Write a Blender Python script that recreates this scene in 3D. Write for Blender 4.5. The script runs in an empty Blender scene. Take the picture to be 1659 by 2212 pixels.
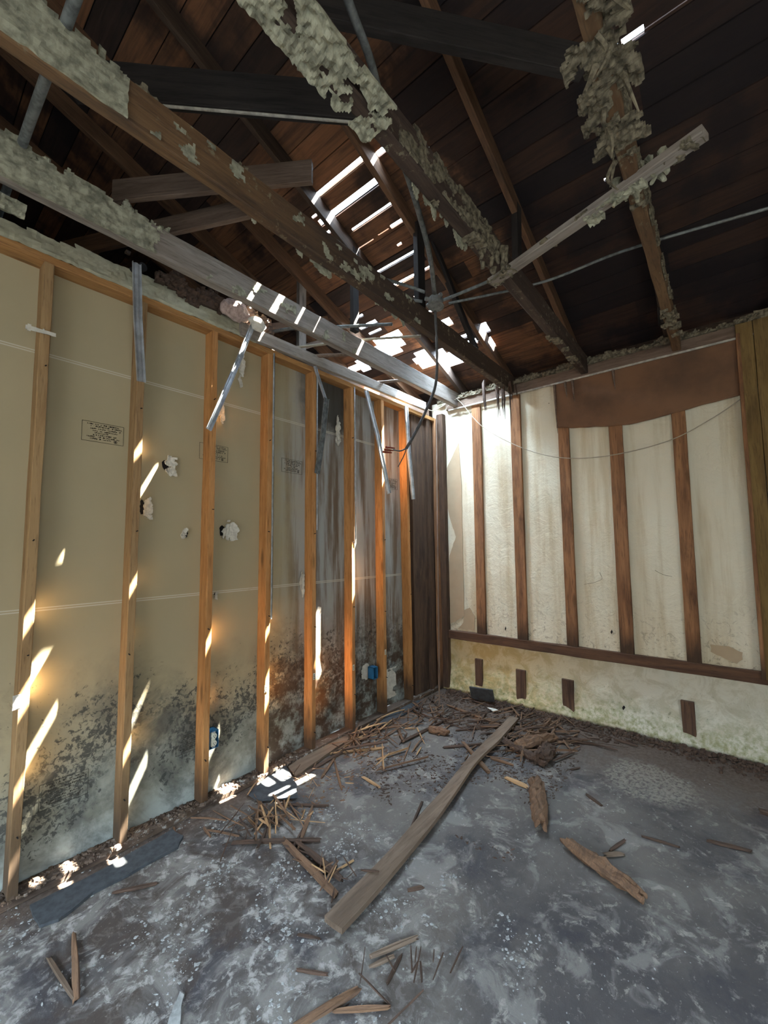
import bpy, bmesh, math, random
from mathutils import Vector, Matrix, noise as mn
random.seed(7)
C = bpy.context.scene.collection
scene = bpy.context.scene

# ------------------------------------------------------------------ camera
CAM = Vector((-3.8285, -2.3725, 1.4715)); F_PX = 895.19
YAW, PIT, ROL = 0.6909, 0.0833, -0.0115
FW = Vector((math.cos(PIT)*math.cos(YAW), math.cos(PIT)*math.sin(YAW), math.sin(PIT)))
RT = Vector((math.sin(YAW), -math.cos(YAW), 0)); UP = RT.cross(FW)
R2 = RT*math.cos(ROL)+UP*math.sin(ROL); U2 = -RT*math.sin(ROL)+UP*math.cos(ROL)
cd = bpy.data.cameras.new('camera'); cam = bpy.data.objects.new('camera', cd); C.objects.link(cam)
m = Matrix((R2, U2, -FW)).transposed().to_4x4(); m.translation = CAM; cam.matrix_world = m
cd.sensor_fit = 'VERTICAL'; cd.sensor_height = 24; cd.sensor_width = 18
cd.lens = 24*F_PX/2212; cd.clip_start = 0.02
scene.camera = cam

# ------------------------------------------------------------------ light
scene.view_settings.view_transform = 'Standard'; scene.view_settings.look = 'None'
scene.view_settings.gamma = 1; scene.view_settings.use_curve_mapping = False
scene.view_settings.exposure = 0.55
scene.cycles.use_denoising = True
scene.cycles.max_bounces = 6; scene.cycles.diffuse_bounces = 5
scene.cycles.sample_clamp_indirect = 6
w = bpy.data.worlds.new('sky'); scene.world = w; w.use_nodes = True
w.node_tree.nodes['Background'].inputs[0].default_value = (.62, .80, 1.0, 1)
wt = w.node_tree; tc = wt.nodes.new('ShaderNodeTexCoord'); sx_ = wt.nodes.new('ShaderNodeSeparateXYZ'); mr = wt.nodes.new('ShaderNodeMapRange')
wt.links.new(tc.outputs['Generated'], sx_.inputs[0]); wt.links.new(sx_.outputs[2], mr.inputs[0])   # bright sky above, horizon dimmed to cut sky light through the back openings
mr.inputs[1].default_value = .25; mr.inputs[2].default_value = .5; mr.inputs[3].default_value = .25; mr.inputs[4].default_value = 40
wt.links.new(mr.outputs[0], wt.nodes['Background'].inputs[1])
sd = bpy.data.lights.new('sun', 'SUN'); sun = bpy.data.objects.new('sun', sd); C.objects.link(sun)
sd.energy = 300; sd.angle = 0.008; sd.color = (1, .93, .80)
sun.location = (3, -2, 6); sun.rotation_euler = Vector((.5, -.17, 1)).to_track_quat('Z', 'Y').to_euler()
def area(name, loc, target, sx, sy, e, col):
    d = bpy.data.lights.new(name, 'AREA'); d.shape = 'RECTANGLE'; d.size = sx; d.size_y = sy; d.energy = e; d.color = col
    o = bpy.data.objects.new(name, d); C.objects.link(o); o.location = loc
    o.rotation_euler = (Vector(loc)-Vector(target)).to_track_quat('Z', 'Y').to_euler(); return o
# added fill lights, unseen, in two assumed openings behind the camera
area('back_fill', (-6.42, -2.3, 1.55), (0, -2.3, -1.5), 2.7, 1.7, 42, (1, .96, .90))
area('side_fill', (-4.2, -5.12, 1.25), (-4.2, 0, -.5), 1.7, 2.1, 24, (1, .97, .92))
# daylight of the sky over the holes in the roof
for i, (x, y, sx, sy) in enumerate(((-.72, .1, .25, .3), (-.4, -.22, .34, .5), (-.62, .6, .2, .5))):
    area('sky_over_hole', (x, y, 3.36-.37*x), (x, y, 0), sx, sy, 72*sx*sy/.1, (.66, .83, 1))

# ------------------------------------------------------------------ node helpers
class NT:
    def __init__(s, name, rough=.9, spec=.25):
        s.m = bpy.data.materials.new(name); s.m.use_nodes = True; s.t = s.m.node_tree
        s.b = s.t.nodes['Principled BSDF']; s.b.inputs['Roughness'].default_value = rough
        s.b.inputs['Specular IOR Level'].default_value = spec
        s.co = s.t.nodes.new('ShaderNodeTexCoord').outputs['Object']
        sp = s.t.nodes.new('ShaderNodeSeparateXYZ'); s.t.links.new(s.co, sp.inputs[0]); s.x, s.y, s.z = sp.outputs
    def put(s, inp, v):
        if isinstance(v, (int, float)): inp.default_value = v
        elif isinstance(v, (tuple, list)): inp.default_value = (*v, 1) if len(v) == 3 and inp.type == 'RGBA' else v
        else: s.t.links.new(v, inp)
    def math(s, op, a, b=0.0, clamp=False):
        n = s.t.nodes.new('ShaderNodeMath'); n.operation = op; n.use_clamp = clamp
        s.put(n.inputs[0], a); s.put(n.inputs[1], b); return n.outputs[0]
    def sm(s, v, a, b, lo=0.0, hi=1.0):
        n = s.t.nodes.new('ShaderNodeMapRange'); n.interpolation_type = 'SMOOTHSTEP' if a < b else 'LINEAR'
        s.put(n.inputs[0], v); n.inputs[1].default_value = a; n.inputs[2].default_value = b
        n.inputs[3].default_value = lo; n.inputs[4].default_value = hi; return n.outputs[0]
    def mul(s, *a):
        r = a[0]
        for b in a[1:]: r = s.math('MULTIPLY', r, b)
        return r
    def mx(s, f, a, b):
        n = s.t.nodes.new('ShaderNodeMix'); n.data_type = 'RGBA'
        s.put(n.inputs[0], f); s.put(n.inputs[6], a); s.put(n.inputs[7], b); return n.outputs[2]
    def vec(s, sc=(1, 1, 1), rnd=True, loc=(0, 0, 0)):
        n = s.t.nodes.new('ShaderNodeMapping'); s.t.links.new(s.co, n.inputs[0]); n.inputs['Scale'].default_value = sc
        n.inputs['Location'].default_value = loc
        if rnd:
            oi = s.t.nodes.new('ShaderNodeObjectInfo'); k = s.math('MULTIPLY', oi.outputs['Random'], 57.0)
            a = s.t.nodes.new('ShaderNodeVectorMath'); a.operation = 'ADD'; s.t.links.new(n.outputs[0], a.inputs[0])
            cb = s.t.nodes.new('ShaderNodeCombineXYZ')
            for i in range(3): s.t.links.new(k, cb.inputs[i])
            s.t.links.new(cb.outputs[0], a.inputs[1]); return a.outputs[0]
        return n.outputs[0]
    def noi(s, vec, scale, det=5, rough=.55, dist=0.0):
        n = s.t.nodes.new('ShaderNodeTexNoise'); s.t.links.new(vec, n.inputs['Vector'])
        n.inputs['Scale'].default_value = scale; n.inputs['Detail'].default_value = det
        n.inputs['Roughness'].default_value = rough; n.inputs['Distortion'].default_value = dist; return n.outputs[0]
    def vor(s, vec, scale):
        n = s.t.nodes.new('ShaderNodeTexVoronoi'); s.t.links.new(vec, n.inputs['Vector']); n.inputs['Scale'].default_value = scale
        return n.outputs['Distance']
    def fin(s, col, bump=None, st=.4, dist=.004):
        s.put(s.b.inputs['Base Color'], col)
        if bump is not None:
            n = s.t.nodes.new('ShaderNodeBump'); n.inputs['Strength'].default_value = st; n.inputs['Distance'].default_value = dist
            s.t.links.new(bump, n.inputs['Height']); s.t.links.new(n.outputs[0], s.b.inputs['Normal'])
        return s.m

def wood(name, a, b, dark, stain=.5, knots=True, rot=None, sc=1.0, bump=.5, flecks=None, axis=0, far=None):
    n = NT(name, .85)
    ax = [(1.3, 16, 16), (16, 1.3, 16)][axis]
    g = n.noi(n.vec(tuple(k*sc for k in ax)), 1.6, 6, .6, .8)
    fine = n.noi(n.vec(tuple(k*sc*3 for k in ax)), 3, 3)
    col = n.mx(n.sm(g, .3, .7), a, b)
    col = n.mx(n.mul(n.sm(fine, .52, .7), .45), col, dark)
    lo = n.noi(n.vec((1.2, 5, 5) if axis == 0 else (5, 1.2, 5)), 1.5, 6, .65)
    col = n.mx(n.mul(n.sm(lo, .50, .72), stain), col, dark)
    if knots:
        v = n.vor(n.vec((2.2, 9, 9) if axis == 0 else (9, 2.2, 9)), 1.0)
        col = n.mx(n.mul(n.sm(v, .17, .07), .85), col, tuple(c*.35 for c in a))
    if rot:
        h = n.math('ADD', n.x, n.math('MULTIPLY', n.math('SUBTRACT', lo, .5), .5))
        col = n.mx(n.mul(n.sm(h, rot, rot*.2), .88), col, (.035, .025, .018))
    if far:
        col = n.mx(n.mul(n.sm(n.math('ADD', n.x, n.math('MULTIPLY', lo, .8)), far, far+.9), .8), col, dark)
    if flecks:
        f = n.noi(n.vec((1, 1, 1)), 26, 5, .7)
        big = n.noi(n.vec((1, 2, 2)), 3.2, 3)
        col = n.mx(n.mul(n.sm(f, .55, .62), n.sm(big, .46, .6)), col, flecks)
    return n.fin(col, g, bump, .004)

M = {}
M['stud'] = wood('pine_stud', (.50, .255, .095), (.36, .165, .055), (.13, .055, .022), .3, rot=.32)
M['studpale'] = wood('weathered_pine_stud', (.36, .235, .115), (.25, .15, .07), (.10, .055, .028), .5, rot=.5)
M['plate'] = wood('pine_top_plate', (.44, .24, .09), (.30, .15, .055), (.12, .06, .03), .5)
M['sill'] = wood('dirty_sole_plate', (.12, .085, .06), (.07, .05, .04), (.02, .015, .012), .8, flecks=(.32, .31, .28))
M['joist'] = wood('brown_joist_wood', (.17, .105, .055), (.105, .06, .032), (.035, .024, .018), .7, False, bump=.7, flecks=(.20, .17, .11))
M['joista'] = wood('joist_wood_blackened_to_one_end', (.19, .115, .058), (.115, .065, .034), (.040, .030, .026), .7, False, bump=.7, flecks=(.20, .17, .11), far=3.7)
M['joistdark'] = wood('dark_joist_wood', (.075, .052, .04), (.045, .03, .024), (.016, .012, .01), .7, False, bump=.9, flecks=(.17, .155, .11))
M['grey'] = wood('weathered_grey_wood', (.30, .275, .245), (.20, .17, .145), (.07, .055, .045), .6, bump=.6)
M['greybr'] = wood('grey_brown_board', (.18, .13, .10), (.11, .078, .058), (.045, .03, .024), .6, bump=.5)
M['rafter'] = wood('dark_rafter_wood', (.075, .05, .036), (.042, .028, .02), (.014, .011, .01), .7)
M['raftbr'] = wood('brown_rafter_wood', (.16, .088, .05), (.10, .055, .032), (.03, .02, .014), .6)
M['post'] = wood('blackened_post_wood', (.035, .03, .028), (.018, .016, .016), (.008, .008, .008), .5)
M['oldstud'] = wood('old_reddish_stud', (.30, .155, .075), (.16, .078, .04), (.035, .018, .012), .75, rot=.22, sc=.8)
M['rail'] = wood('dark_sill_rail', (.12, .066, .04), (.065, .036, .024), (.022, .014, .011), .7)
M['block'] = wood('dark_stub_block', (.14, .085, .055), (.065, .038, .027), (.018, .012, .01), .7)
M['corner'] = wood('dark_corner_board', (.105, .065, .042), (.055, .034, .024), (.018, .012, .01), .7)
M['panel'] = wood('olive_brown_panelling', (.20, .135, .052), (.13, .082, .03), (.06, .036, .016), .7)
M['stick'] = wood('rotten_splinter_wood', (.18, .105, .06), (.10, .06, .038), (.03, .02, .016), .5, False, sc=2.5)
M['stickd'] = wood('dark_splinter_wood', (.085, .052, .036), (.045, .03, .022), (.015, .011, .01), .5, False, sc=2.5)
M['stickl'] = wood('fresh_splinter_wood', (.42, .27, .14), (.28, .165, .08), (.10, .055, .03), .4, False, sc=2.5)
M['plank'] = wood('flat_grey_brown_plank', (.17, .125, .09), (.12, .086, .06), (.06, .042, .03), .6, False, sc=.7, bump=.25)

def plain(name, col, rough=.8, metal=0, var=.35, scale=20, bump=.2):
    n = NT(name, rough); n.b.inputs['Metallic'].default_value = metal
    f = n.noi(n.vec(), scale, 5, .6)
    return n.fin(n.mx(n.sm(f, .35, .68), col, tuple(c*(1-var) for c in col)), f, bump, .002)
M['metal'] = plain('galvanised_metal', (.62, .66, .70), .38, .6, .4, 14)
M['conduit'] = plain('dull_grey_conduit', (.20, .215, .21), .6, .3, .5, 30)
M['box'] = plain('old_metal_box', (.22, .23, .22), .6, .3, .5, 30)
M['white'] = plain('white_trim_paint', (.45, .43, .38), .7, 0, .4, 30)
M['wire'] = plain('pale_wire_sheath', (.38, .34, .26), .6, 0, .2)
M['wired'] = plain('dark_wire_sheath', (.10, .10, .10), .6, 0, .4)
M['red'] = plain('red_wire_nut', (.22, .035, .02), .5, 0, .3)
M['blue'] = plain('blue_plastic', (.025, .13, .26), .45, 0, .2)
M['ivory'] = plain('ivory_plastic', (.62, .62, .50), .4, 0, .1)
M['black'] = plain('black_void', (.012, .011, .011), .9, 0, .3)
M['ink'] = plain('faded_black_ink', (.06, .055, .045), .9, 0, .5, 200)
M['inkbox'] = plain('black_ink_border', (.045, .045, .035), .9, 0, .3, 100)
M['paper'] = plain('torn_wall_paper', (.62, .60, .52), .9, 0, .25, 30, .5)
M['crust'] = plain('old_plaster_residue', (.36, .36, .27), .95, 0, .55, 26, 1.0)
M['crustd'] = plain('dirty_fibre_residue', (.19, .165, .115), .95, 0, .7, 40, 1.0)
M['flake'] = plain('pale_plaster_flake', (.30, .31, .30), .95, 0, .4, 30, .6)
M['pink'] = plain('pink_insulation', (.42, .32, .29), .95, 0, .4, 50, 1.0)
M['cream'] = plain('cream_ceiling_board', (.46, .45, .33), .9, 0, .35, 7, .6)
M['shingle'] = plain('dark_felt_scrap', (.055, .062, .068), .85, 0, .35, 30)
M['brownsheet'] = None

n = NT('brown_kraft_sheet', .8)
f = n.noi(n.vec((1, 1, 1), False), 2.5, 6, .6); f2 = n.noi(n.vec((1, 1, 1), False), 30, 4)
M['brownsheet'] = n.fin(n.mx(n.sm(f, .35, .7), (.17, .092, .052), (.095, .056, .036)), f2, .15)

# left wall board: tan paper, joint lines, mould and water stains
n = NT('tan_wallboard', .92, .15)
W = n.vec((1, 1, 1), False)
lo = n.noi(W, 2.2, 5, .6); mid = n.noi(W, 9, 6, .7); hi = n.noi(W, 38, 5, .7, .5)
col = n.mx(lo, (.43, .365, .235), (.36, .315, .20))
# right-hand bays stained grey and brown in vertical runs
st = n.noi(n.vec((9, 1, .7), False), 1.2, 6, .65)
greyc = n.mx(n.sm(st, .42, .62), (.36, .37, .36), (.15, .105, .075))
xr = n.math('ADD', n.x, n.math('MULTIPLY', n.math('SUBTRACT', lo, .5), .5))
col = n.mx(n.mul(n.sm(xr, -2.12, -1.75), .92), col, greyc)
dk = n.mul(n.sm(xr, -1.95, -1.72), n.sm(xr, -1.25, -1.42), n.sm(n.math('ADD', n.z, n.math('MULTIPLY', mid, .2)), 2.45, 2.6))
col = n.mx(n.mul(dk, .9), col, (.045, .042, .036))
# grey damp band at the foot
h = n.math('ADD', n.z, n.math('MULTIPLY', n.math('SUBTRACT', lo, .5), .9))
col = n.mx(n.mul(n.sm(h, .78, .30), .8), col, n.mx(n.sm(mid, .35, .65), (.24, .27, .245), (.12, .14, .13)))
col = n.mx(n.mul(n.sm(n.math('ADD', n.z, n.math('MULTIPLY', n.math('SUBTRACT', mid, .5), .25)), .2, .06), .55), col, (.36, .41, .40))
sd2 = n.mul(n.sm(n.noi(W, 2.9, 6, .7, .4), .46, .66), n.sm(h, 1.0, .5), .75)
col = n.mx(sd2, col, (.075, .08, .075))
# black mould speckle
dens = n.mul(n.sm(h, 1.0, .55), n.sm(h, .12, .34))
thr = n.math('SUBTRACT', hi, n.math('MULTIPLY', n.math('SUBTRACT', 1.0, dens), .25))
patch = n.sm(n.noi(W, 3.4, 4, .6), .36, .52)
col = n.mx(n.mul(n.sm(thr, .45, .55), patch, .85), col, (.05, .053, .05))
# brown mould to the right
dens2 = n.mul(n.sm(n.x, -2.3, -2.0), n.sm(n.math('ADD', n.z, n.math('MULTIPLY', mid, .5)), 1.25, .8))
col = n.mx(n.mul(dens2, n.sm(mid, .40, .58), .9), col, (.060, .036, .022))
for zj in (1.202, 2.4075):
    for d in (-.0055, .0055):
        q = n.math('ABSOLUTE', n.math('SUBTRACT', n.z, zj+d))
        col = n.mx(n.mul(n.sm(q, .0036, .0018), n.sm(mid, .25, .45)), col, (.55, .52, .42))
M['drywall'] = n.fin(col, mid, .12, .006)

# right wall plaster
n = NT('old_plaster', .9, .2)
W = n.vec((1, 1, 1), False)
lo = n.noi(W, 1.7, 5, .6); mid = n.noi(W, 7, 6, .7, .6); hi = n.noi(W, 30, 5, .65)
run = n.noi(n.vec((1, 7, .6), False), 1.3, 5, .6)
col = n.mx(n.sm(run, .45, .7), (.66, .63, .50), (.52, .46, .32))
low = n.mx(n.sm(mid, .42, .6), (.60, .52, .32), (.46, .36, .17))
yl = n.sm(n.y, -1.9, -.5)
low = n.mx(yl, n.mx(n.sm(mid, .42, .6), (.58, .58, .49), (.47, .46, .36)), low)
col = n.mx(n.sm(n.z, .56, .5), col, low)
# green and grey growth at the foot
g = n.mul(n.sm(n.math('ADD', n.z, n.math('MULTIPLY', n.math('SUBTRACT', lo, .5), .5)), .36, .06), n.sm(hi, .38, .62))
col = n.mx(n.mul(g, .75), col, (.22, .24, .10))
col = n.mx(n.mul(n.sm(hi, .62, .68), n.sm(n.z, .5, .1), .6), col, (.08, .08, .05))
# dirt scuffs just over the rail
sc = n.mul(n.sm(n.z, 1.15, .62), n.sm(n.z, .5, .56), n.sm(n.noi(W, 16, 6, .75, 1.5), .54, .62))
col = n.mx(n.mul(sc, .75), col, (.26, .23, .17))
M['plaster'] = n.fin(col, n.math('ADD', mid, n.math('MULTIPLY', hi, .3)), .55, .016)
n = NT('bare_tan_undercoat', .9); f = n.noi(n.vec((1, 1, 1), False), 12, 5)
M['undercoat'] = n.fin(n.mx(f, (.43, .35, .24), (.35, .27, .18)), f, .2)

# floor
n = NT('dirty_felt_floor', .75, .3)
W = n.vec((1, 1, 1), False)
lo = n.noi(W, 1.3, 5, .6); mid = n.noi(W, 5, 6, .65, .8); hi = n.noi(W, 45, 5, .7); v = n.noi(W, 17, 6, .72, .6)
col = n.mx(n.sm(lo, .35, .65), (.120, .110, .098), (.052, .048, .048))
col = n.mx(n.mul(n.sm(mid, .5, .62), .7), col, (.19, .18, .165))
col = n.mx(n.mul(n.sm(v, .55, .64), n.sm(mid, .40, .56), .75), col, (.27, .255, .225))
lw = n.mul(n.sm(n.y, -1.9, -1.1), n.sm(n.x, -2.0, -2.6))
col = n.mx(n.mul(n.sm(v, .50, .60), lw, .55), col, (.35, .34, .32))
col = n.mx(n.mul(n.sm(mid, .50, .42), lw, .8), col, (.045, .033, .026))
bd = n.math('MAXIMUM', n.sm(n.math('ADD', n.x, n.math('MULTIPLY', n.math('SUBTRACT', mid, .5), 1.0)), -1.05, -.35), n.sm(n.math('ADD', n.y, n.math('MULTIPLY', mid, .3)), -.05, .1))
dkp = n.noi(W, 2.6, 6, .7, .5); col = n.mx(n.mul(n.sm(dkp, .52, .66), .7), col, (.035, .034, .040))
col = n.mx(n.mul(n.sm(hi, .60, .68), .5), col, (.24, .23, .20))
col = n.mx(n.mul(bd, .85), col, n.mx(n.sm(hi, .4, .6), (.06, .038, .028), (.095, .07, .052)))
ring = n.t.nodes.new('ShaderNodeVectorMath'); ring.operation = 'DISTANCE'; n.t.links.new(n.co, ring.inputs[0]); ring.inputs[1].default_value = (-.72, -1.9, 0)
rd = n.math('ADD', ring.outputs['Value'], n.math('MULTIPLY', n.math('SUBTRACT', mid, .5), .25))
col = n.mx(n.mul(n.sm(rd, .27, .2), n.sm(hi, .38, .58), .7), col, (.23, .215, .18))
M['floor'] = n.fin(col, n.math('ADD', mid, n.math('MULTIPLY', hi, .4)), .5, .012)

# roof boards, grain along y, each board its own tone
n = NT('roof_board_wood', .85, .2)
W = n.vec((1, 1, 1), False)
bi = n.math('FLOOR', n.math('DIVIDE', n.x, .142)); yi = n.math('FLOOR', n.math('DIVIDE', n.math('ADD', n.y, n.math('MULTIPLY', bi, .73)), 1.7))
cb = n.t.nodes.new('ShaderNodeCombineXYZ'); n.t.links.new(bi, cb.inputs[0]); n.t.links.new(yi, cb.inputs[1])
wn = n.t.nodes.new('ShaderNodeTexWhiteNoise'); wn.noise_dimensions = '2D'; n.t.links.new(cb.outputs[0], wn.inputs[0])
g = n.noi(n.vec((24, 1.6, 8), False), 1.5, 6, .6, .8)
col = n.mx(n.sm(g, .3, .7), (.21, .10, .05), (.09, .047, .028))
col = n.mx(n.sm(wn.outputs[0], .3, .9), col, n.mx(n.sm(g, .3, .7), (.045, .028, .022), (.025, .018, .016)))
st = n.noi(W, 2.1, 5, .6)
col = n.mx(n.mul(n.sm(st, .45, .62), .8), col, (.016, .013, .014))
# shade over the right bays painted into the board colour, with ragged outlines
shade_y = n.math('ADD', n.y, n.math('MULTIPLY', n.math('SUBTRACT', n.noi(W, 1.1, 6, .7), .5), 2.4))
col = n.mx(n.mul(n.sm(shade_y, -1.1, -1.35), .8), col, (.012, .010, .012))
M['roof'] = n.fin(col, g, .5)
M['felt'] = plain('black_roofing_felt', (.012, .012, .013), .95, 0, .3)

# ------------------------------------------------------------------ mesh helpers
def obj(name, bm, mat, parent=None, smooth=False, kind=None):
    me = bpy.data.meshes.new(name); bmesh.ops.recalc_face_normals(bm, faces=bm.faces[:]); bm.to_mesh(me); bm.free()
    if smooth: me.polygons.foreach_set('use_smooth', [True]*len(me.polygons))
    o = bpy.data.objects.new(name, me); C.objects.link(o); me.materials.append(mat)
    if parent is not None:
        o.parent = parent; o.matrix_parent_inverse = parent.matrix_basis.inverted()
    if kind: o['kind'] = kind
    return o
def tag(o, label, cat, group=None, kind=None):
    o['label'] = label; o['category'] = cat
    if group: o['group'] = group
    if kind: o['kind'] = kind
    return o
def empty(name, loc, label, cat, group=None):
    o = bpy.data.objects.new(name, None); C.objects.link(o); o.location = loc; o.empty_display_size = .05
    return tag(o, label, cat, group)
def box(bm, x0, x1, y0, y1, z0, z1, bev=0.0):
    vs = [bm.verts.new((x, y, z)) for x in (x0, x1) for y in (y0, y1) for z in (z0, z1)]
    fs = [bm.faces.new([vs[i] for i in q]) for q in ((0, 1, 3, 2), (4, 6, 7, 5), (0, 4, 5, 1), (2, 3, 7, 6), (0, 2, 6, 4), (1, 5, 7, 3))]
    if bev:
        es = list({e for f_ in fs for e in f_.edges}); bmesh.ops.bevel(bm, geom=es, offset=bev, segments=1, affect='EDGES')
def beam_bm(L, wd, ht, jit=.002, seed=0, bev=.003, taper=None, bend=0.0, frayed=0.0, seg=None):
    """box of length L along x with chamfered corners, slightly rough"""
    bm = bmesh.new(); ns = seg or max(3, int(L/.12)); rings = []
    a, b = wd/2, ht/2; c = min(bev, a*.5, b*.5)
    prof = [(-a+c, -b), (a-c, -b), (a, -b+c), (a, b-c), (a-c, b), (-a+c, b), (-a, b-c), (-a, -b+c)]
    for i in range(ns+1):
        t = i/ns; k = 1 if not taper else taper(t); r = []
        for j, (y, z) in enumerate(prof):
            d = mn.noise_vector(Vector((t*L*4, j*3.1+seed*7.7, seed*1.3)))*jit
            xx = t*L
            if frayed and i in (0, ns): xx += (random.random()-.5)*frayed*2*(1)
            bo = bend*math.sin(t*math.pi)
            r.append(bm.verts.new((xx+(d.x if 0 < i < ns else 0), y*k+d.y, z*k+d.z+bo)))
        rings.append(r)
    for i in range(ns):
        for j in range(8):
            bm.faces.new((rings[i][j], rings[i][(j+1) % 8], rings[i+1][(j+1) % 8], rings[i+1][j]))
    bm.faces.new(rings[0][::-1]); bm.faces.new(rings[-1]); return bm
def orient(p0, p1, up):
    x = (Vector(p1)-Vector(p0)).normalized(); z = Vector(up); z = (z-x*z.dot(x)).normalized(); y = z.cross(x)
    mm = Matrix((x, y, z)).transposed().to_4x4(); mm.translation = Vector(p0); return mm
_seed = [0]
def beam(name, p0, p1, wd, ht, mat, up=(0, 0, 1), parent=None, **k):
    _seed[0] += 1
    o = obj(name, beam_bm((Vector(p1)-Vector(p0)).length, wd, ht, seed=_seed[0], **k), mat)
    mm = orient(p0, p1, up)
    if parent is not None: o.parent = parent; mm = parent.matrix_basis.inverted() @ mm
    o.matrix_basis = mm; return o
def smooth_path(pts, n=8):
    pts = [Vector(p) for p in pts]; out = []
    for i in range(len(pts)-1):
        a = pts[max(i-1, 0)]; b = pts[i]; c = pts[i+1]; d = pts[min(i+2, len(pts)-1)]
        for k in range(n):
            t = k/n; out.append(.5*((2*b)+(c-a)*t+(2*a-5*b+4*c-d)*t*t+(3*b-a-3*c+d)*t**3))
    return out+[pts[-1]]
def tube_bm(pts, r, bm=None, sides=8, rf=None):
    bm = bm or bmesh.new(); rings = []
    for i, p in enumerate(pts):
        d = (pts[min(i+1, len(pts)-1)]-pts[max(i-1, 0)]).normalized()
        u = d.cross(Vector((0, 0, 1)));
        if u.length < .05: u = d.cross(Vector((0, 1, 0)))
        u.normalize(); v = d.cross(u); rr = r*(rf(i/(len(pts)-1)) if rf else 1)
        rings.append([bm.verts.new(p+(u*math.cos(a)+v*math.sin(a))*rr) for a in [2*math.pi*k/sides for k in range(sides)]])
    for i in range(len(rings)-1):
        for j in range(sides): bm.faces.new((rings[i][j], rings[i][(j+1) % sides], rings[i+1][(j+1) % sides], rings[i+1][j]))
    bm.faces.new(rings[0][::-1]); bm.faces.new(rings[-1]); return bm
def crust_bm(o, U, V, N, lu, lv, cell, keep, thick, seed=0, bm=None):
    """rough slab in the plane (U,V) at o, its outline cut by keep(u,v), relief along N"""
    bm = bm or bmesh.new(); o, U, V, N = map(Vector, (o, U, V, N))
    nu, nv = max(1, int(lu/cell)), max(1, int(abs(lv)/cell)); top = {}; bot = {}
    def vt(i, j):
        if (i, j) not in top:
            u, v = lu*i/nu, lv*j/nv; q = Vector((u*9+seed*3.3, v*9, seed)); d = mn.noise_vector(q*4)*cell*.45
            h = thick*(.55+.6*mn.noise(q*2.2)+.5*mn.noise(q*6))
            b = o+U*(u+d.x)+V*(v+d.y)
            top[(i, j)] = bm.verts.new(b+N*max(h, thick*.12)); bot[(i, j)] = bm.verts.new(b-N*.001)
        return top[(i, j)]
    K = {(i, j) for i in range(nu) for j in range(nv) if keep(lu*(i+.5)/nu, lv*(j+.5)/nv)}
    for (i, j) in K:
        c = [(i, j), (i+1, j), (i+1, j+1), (i, j+1)]; [vt(*q) for q in c]
        bm.faces.new([top[q] for q in c]); bm.faces.new([bot[q] for q in c][::-1])
        for (a, b, nb) in ((c[0], c[1], (i, j-1)), (c[1], c[2], (i+1, j)), (c[2], c[3], (i, j+1)), (c[3], c[0], (i-1, j))):
            if nb not in K: bm.faces.new((top[a], bot[a], bot[b], top[b]))
    return bm
def crust(name, parent, mat, o, U, V, N, lu, lv, cell, keep, thick, label=None, seed=0):
    """one mesh for each connected flake of the residue"""
    nu, nv = max(1, int(lu/cell)), max(1, int(abs(lv)/cell))
    K = {(i, j) for i in range(nu) for j in range(nv) if keep(lu*(i+.5)/nu, lv*(j+.5)/nv)}; isl = []
    while K:
        st = [K.pop()]; g = set(st)
        while st:
            i, j = st.pop()
            for q in ((i+a, j+b) for a in (-1, 0, 1) for b in (-1, 0, 1)):
                if q in K: K.remove(q); g.add(q); st.append(q)
        if len(g) > 5: isl.append(g)
    isl.sort(key=len, reverse=True); r_ = None
    for g in isl[:14]:
        bm = crust_bm(o, U, V, N, lu, lv, cell, lambda u, v: (round(u*nu/lu-.5), round(v*nv/lv-.5)) in g, thick, seed=seed)
        r_ = obj(name, bm, mat, parent)
        if label: r_['label'] = label
    return r_
def nz(u, v, s, k=0): return mn.noise(Vector((u*s+k*11.7, v*s, k*2.3)))

def ray(u, v): return FW+R2*((u-829.5)/F_PX)-U2*((v-1106)/F_PX)
def on(axis, val, u, v):
    d = ray(u, v); return CAM+d*((val-CAM[axis])/d[axis])
def fl(u, v, z=0.0): return on(2, z, u, v)

# ------------------------------------------------------------------ shell
bm = bmesh.new(); box(bm, -6.6, .3, -5.3, .5, -.1, 0); obj('floor', bm, M['floor'], kind='structure')
# wallboard of the left wall, with a fine grid so that the damp foot buckles
bm = bmesh.new(); nx, nzv = 190, 90; grid = {}
for i in range(nx+1):
    for j in range(nzv+1):
        x = -6.5+6.46*i/nx; z = .03+2.83*j/nzv
        y = .089
        if z < .7: y += .010*mn.noise(Vector((x*5, z*7, 2)))*(1-z/.7)*(4.0 if x > -2.1 else .9)
        y += .003*mn.noise(Vector((x*2, z*2, 9)))
        grid[i, j] = bm.verts.new((x, y, z))
for i in range(nx):
    for j in range(nzv): bm.faces.new((grid[i, j], grid[i+1, j], grid[i+1, j+1], grid[i, j+1]))
r = bmesh.ops.extrude_face_region(bm, geom=bm.faces[:]); bmesh.ops.translate(bm, vec=(0, .014, 0), verts=[g for g in r['geom'] if isinstance(g, bmesh.types.BMVert)])
wl = obj('wall_left', bm, M['drywall'], kind='structure', smooth=False)
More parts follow.
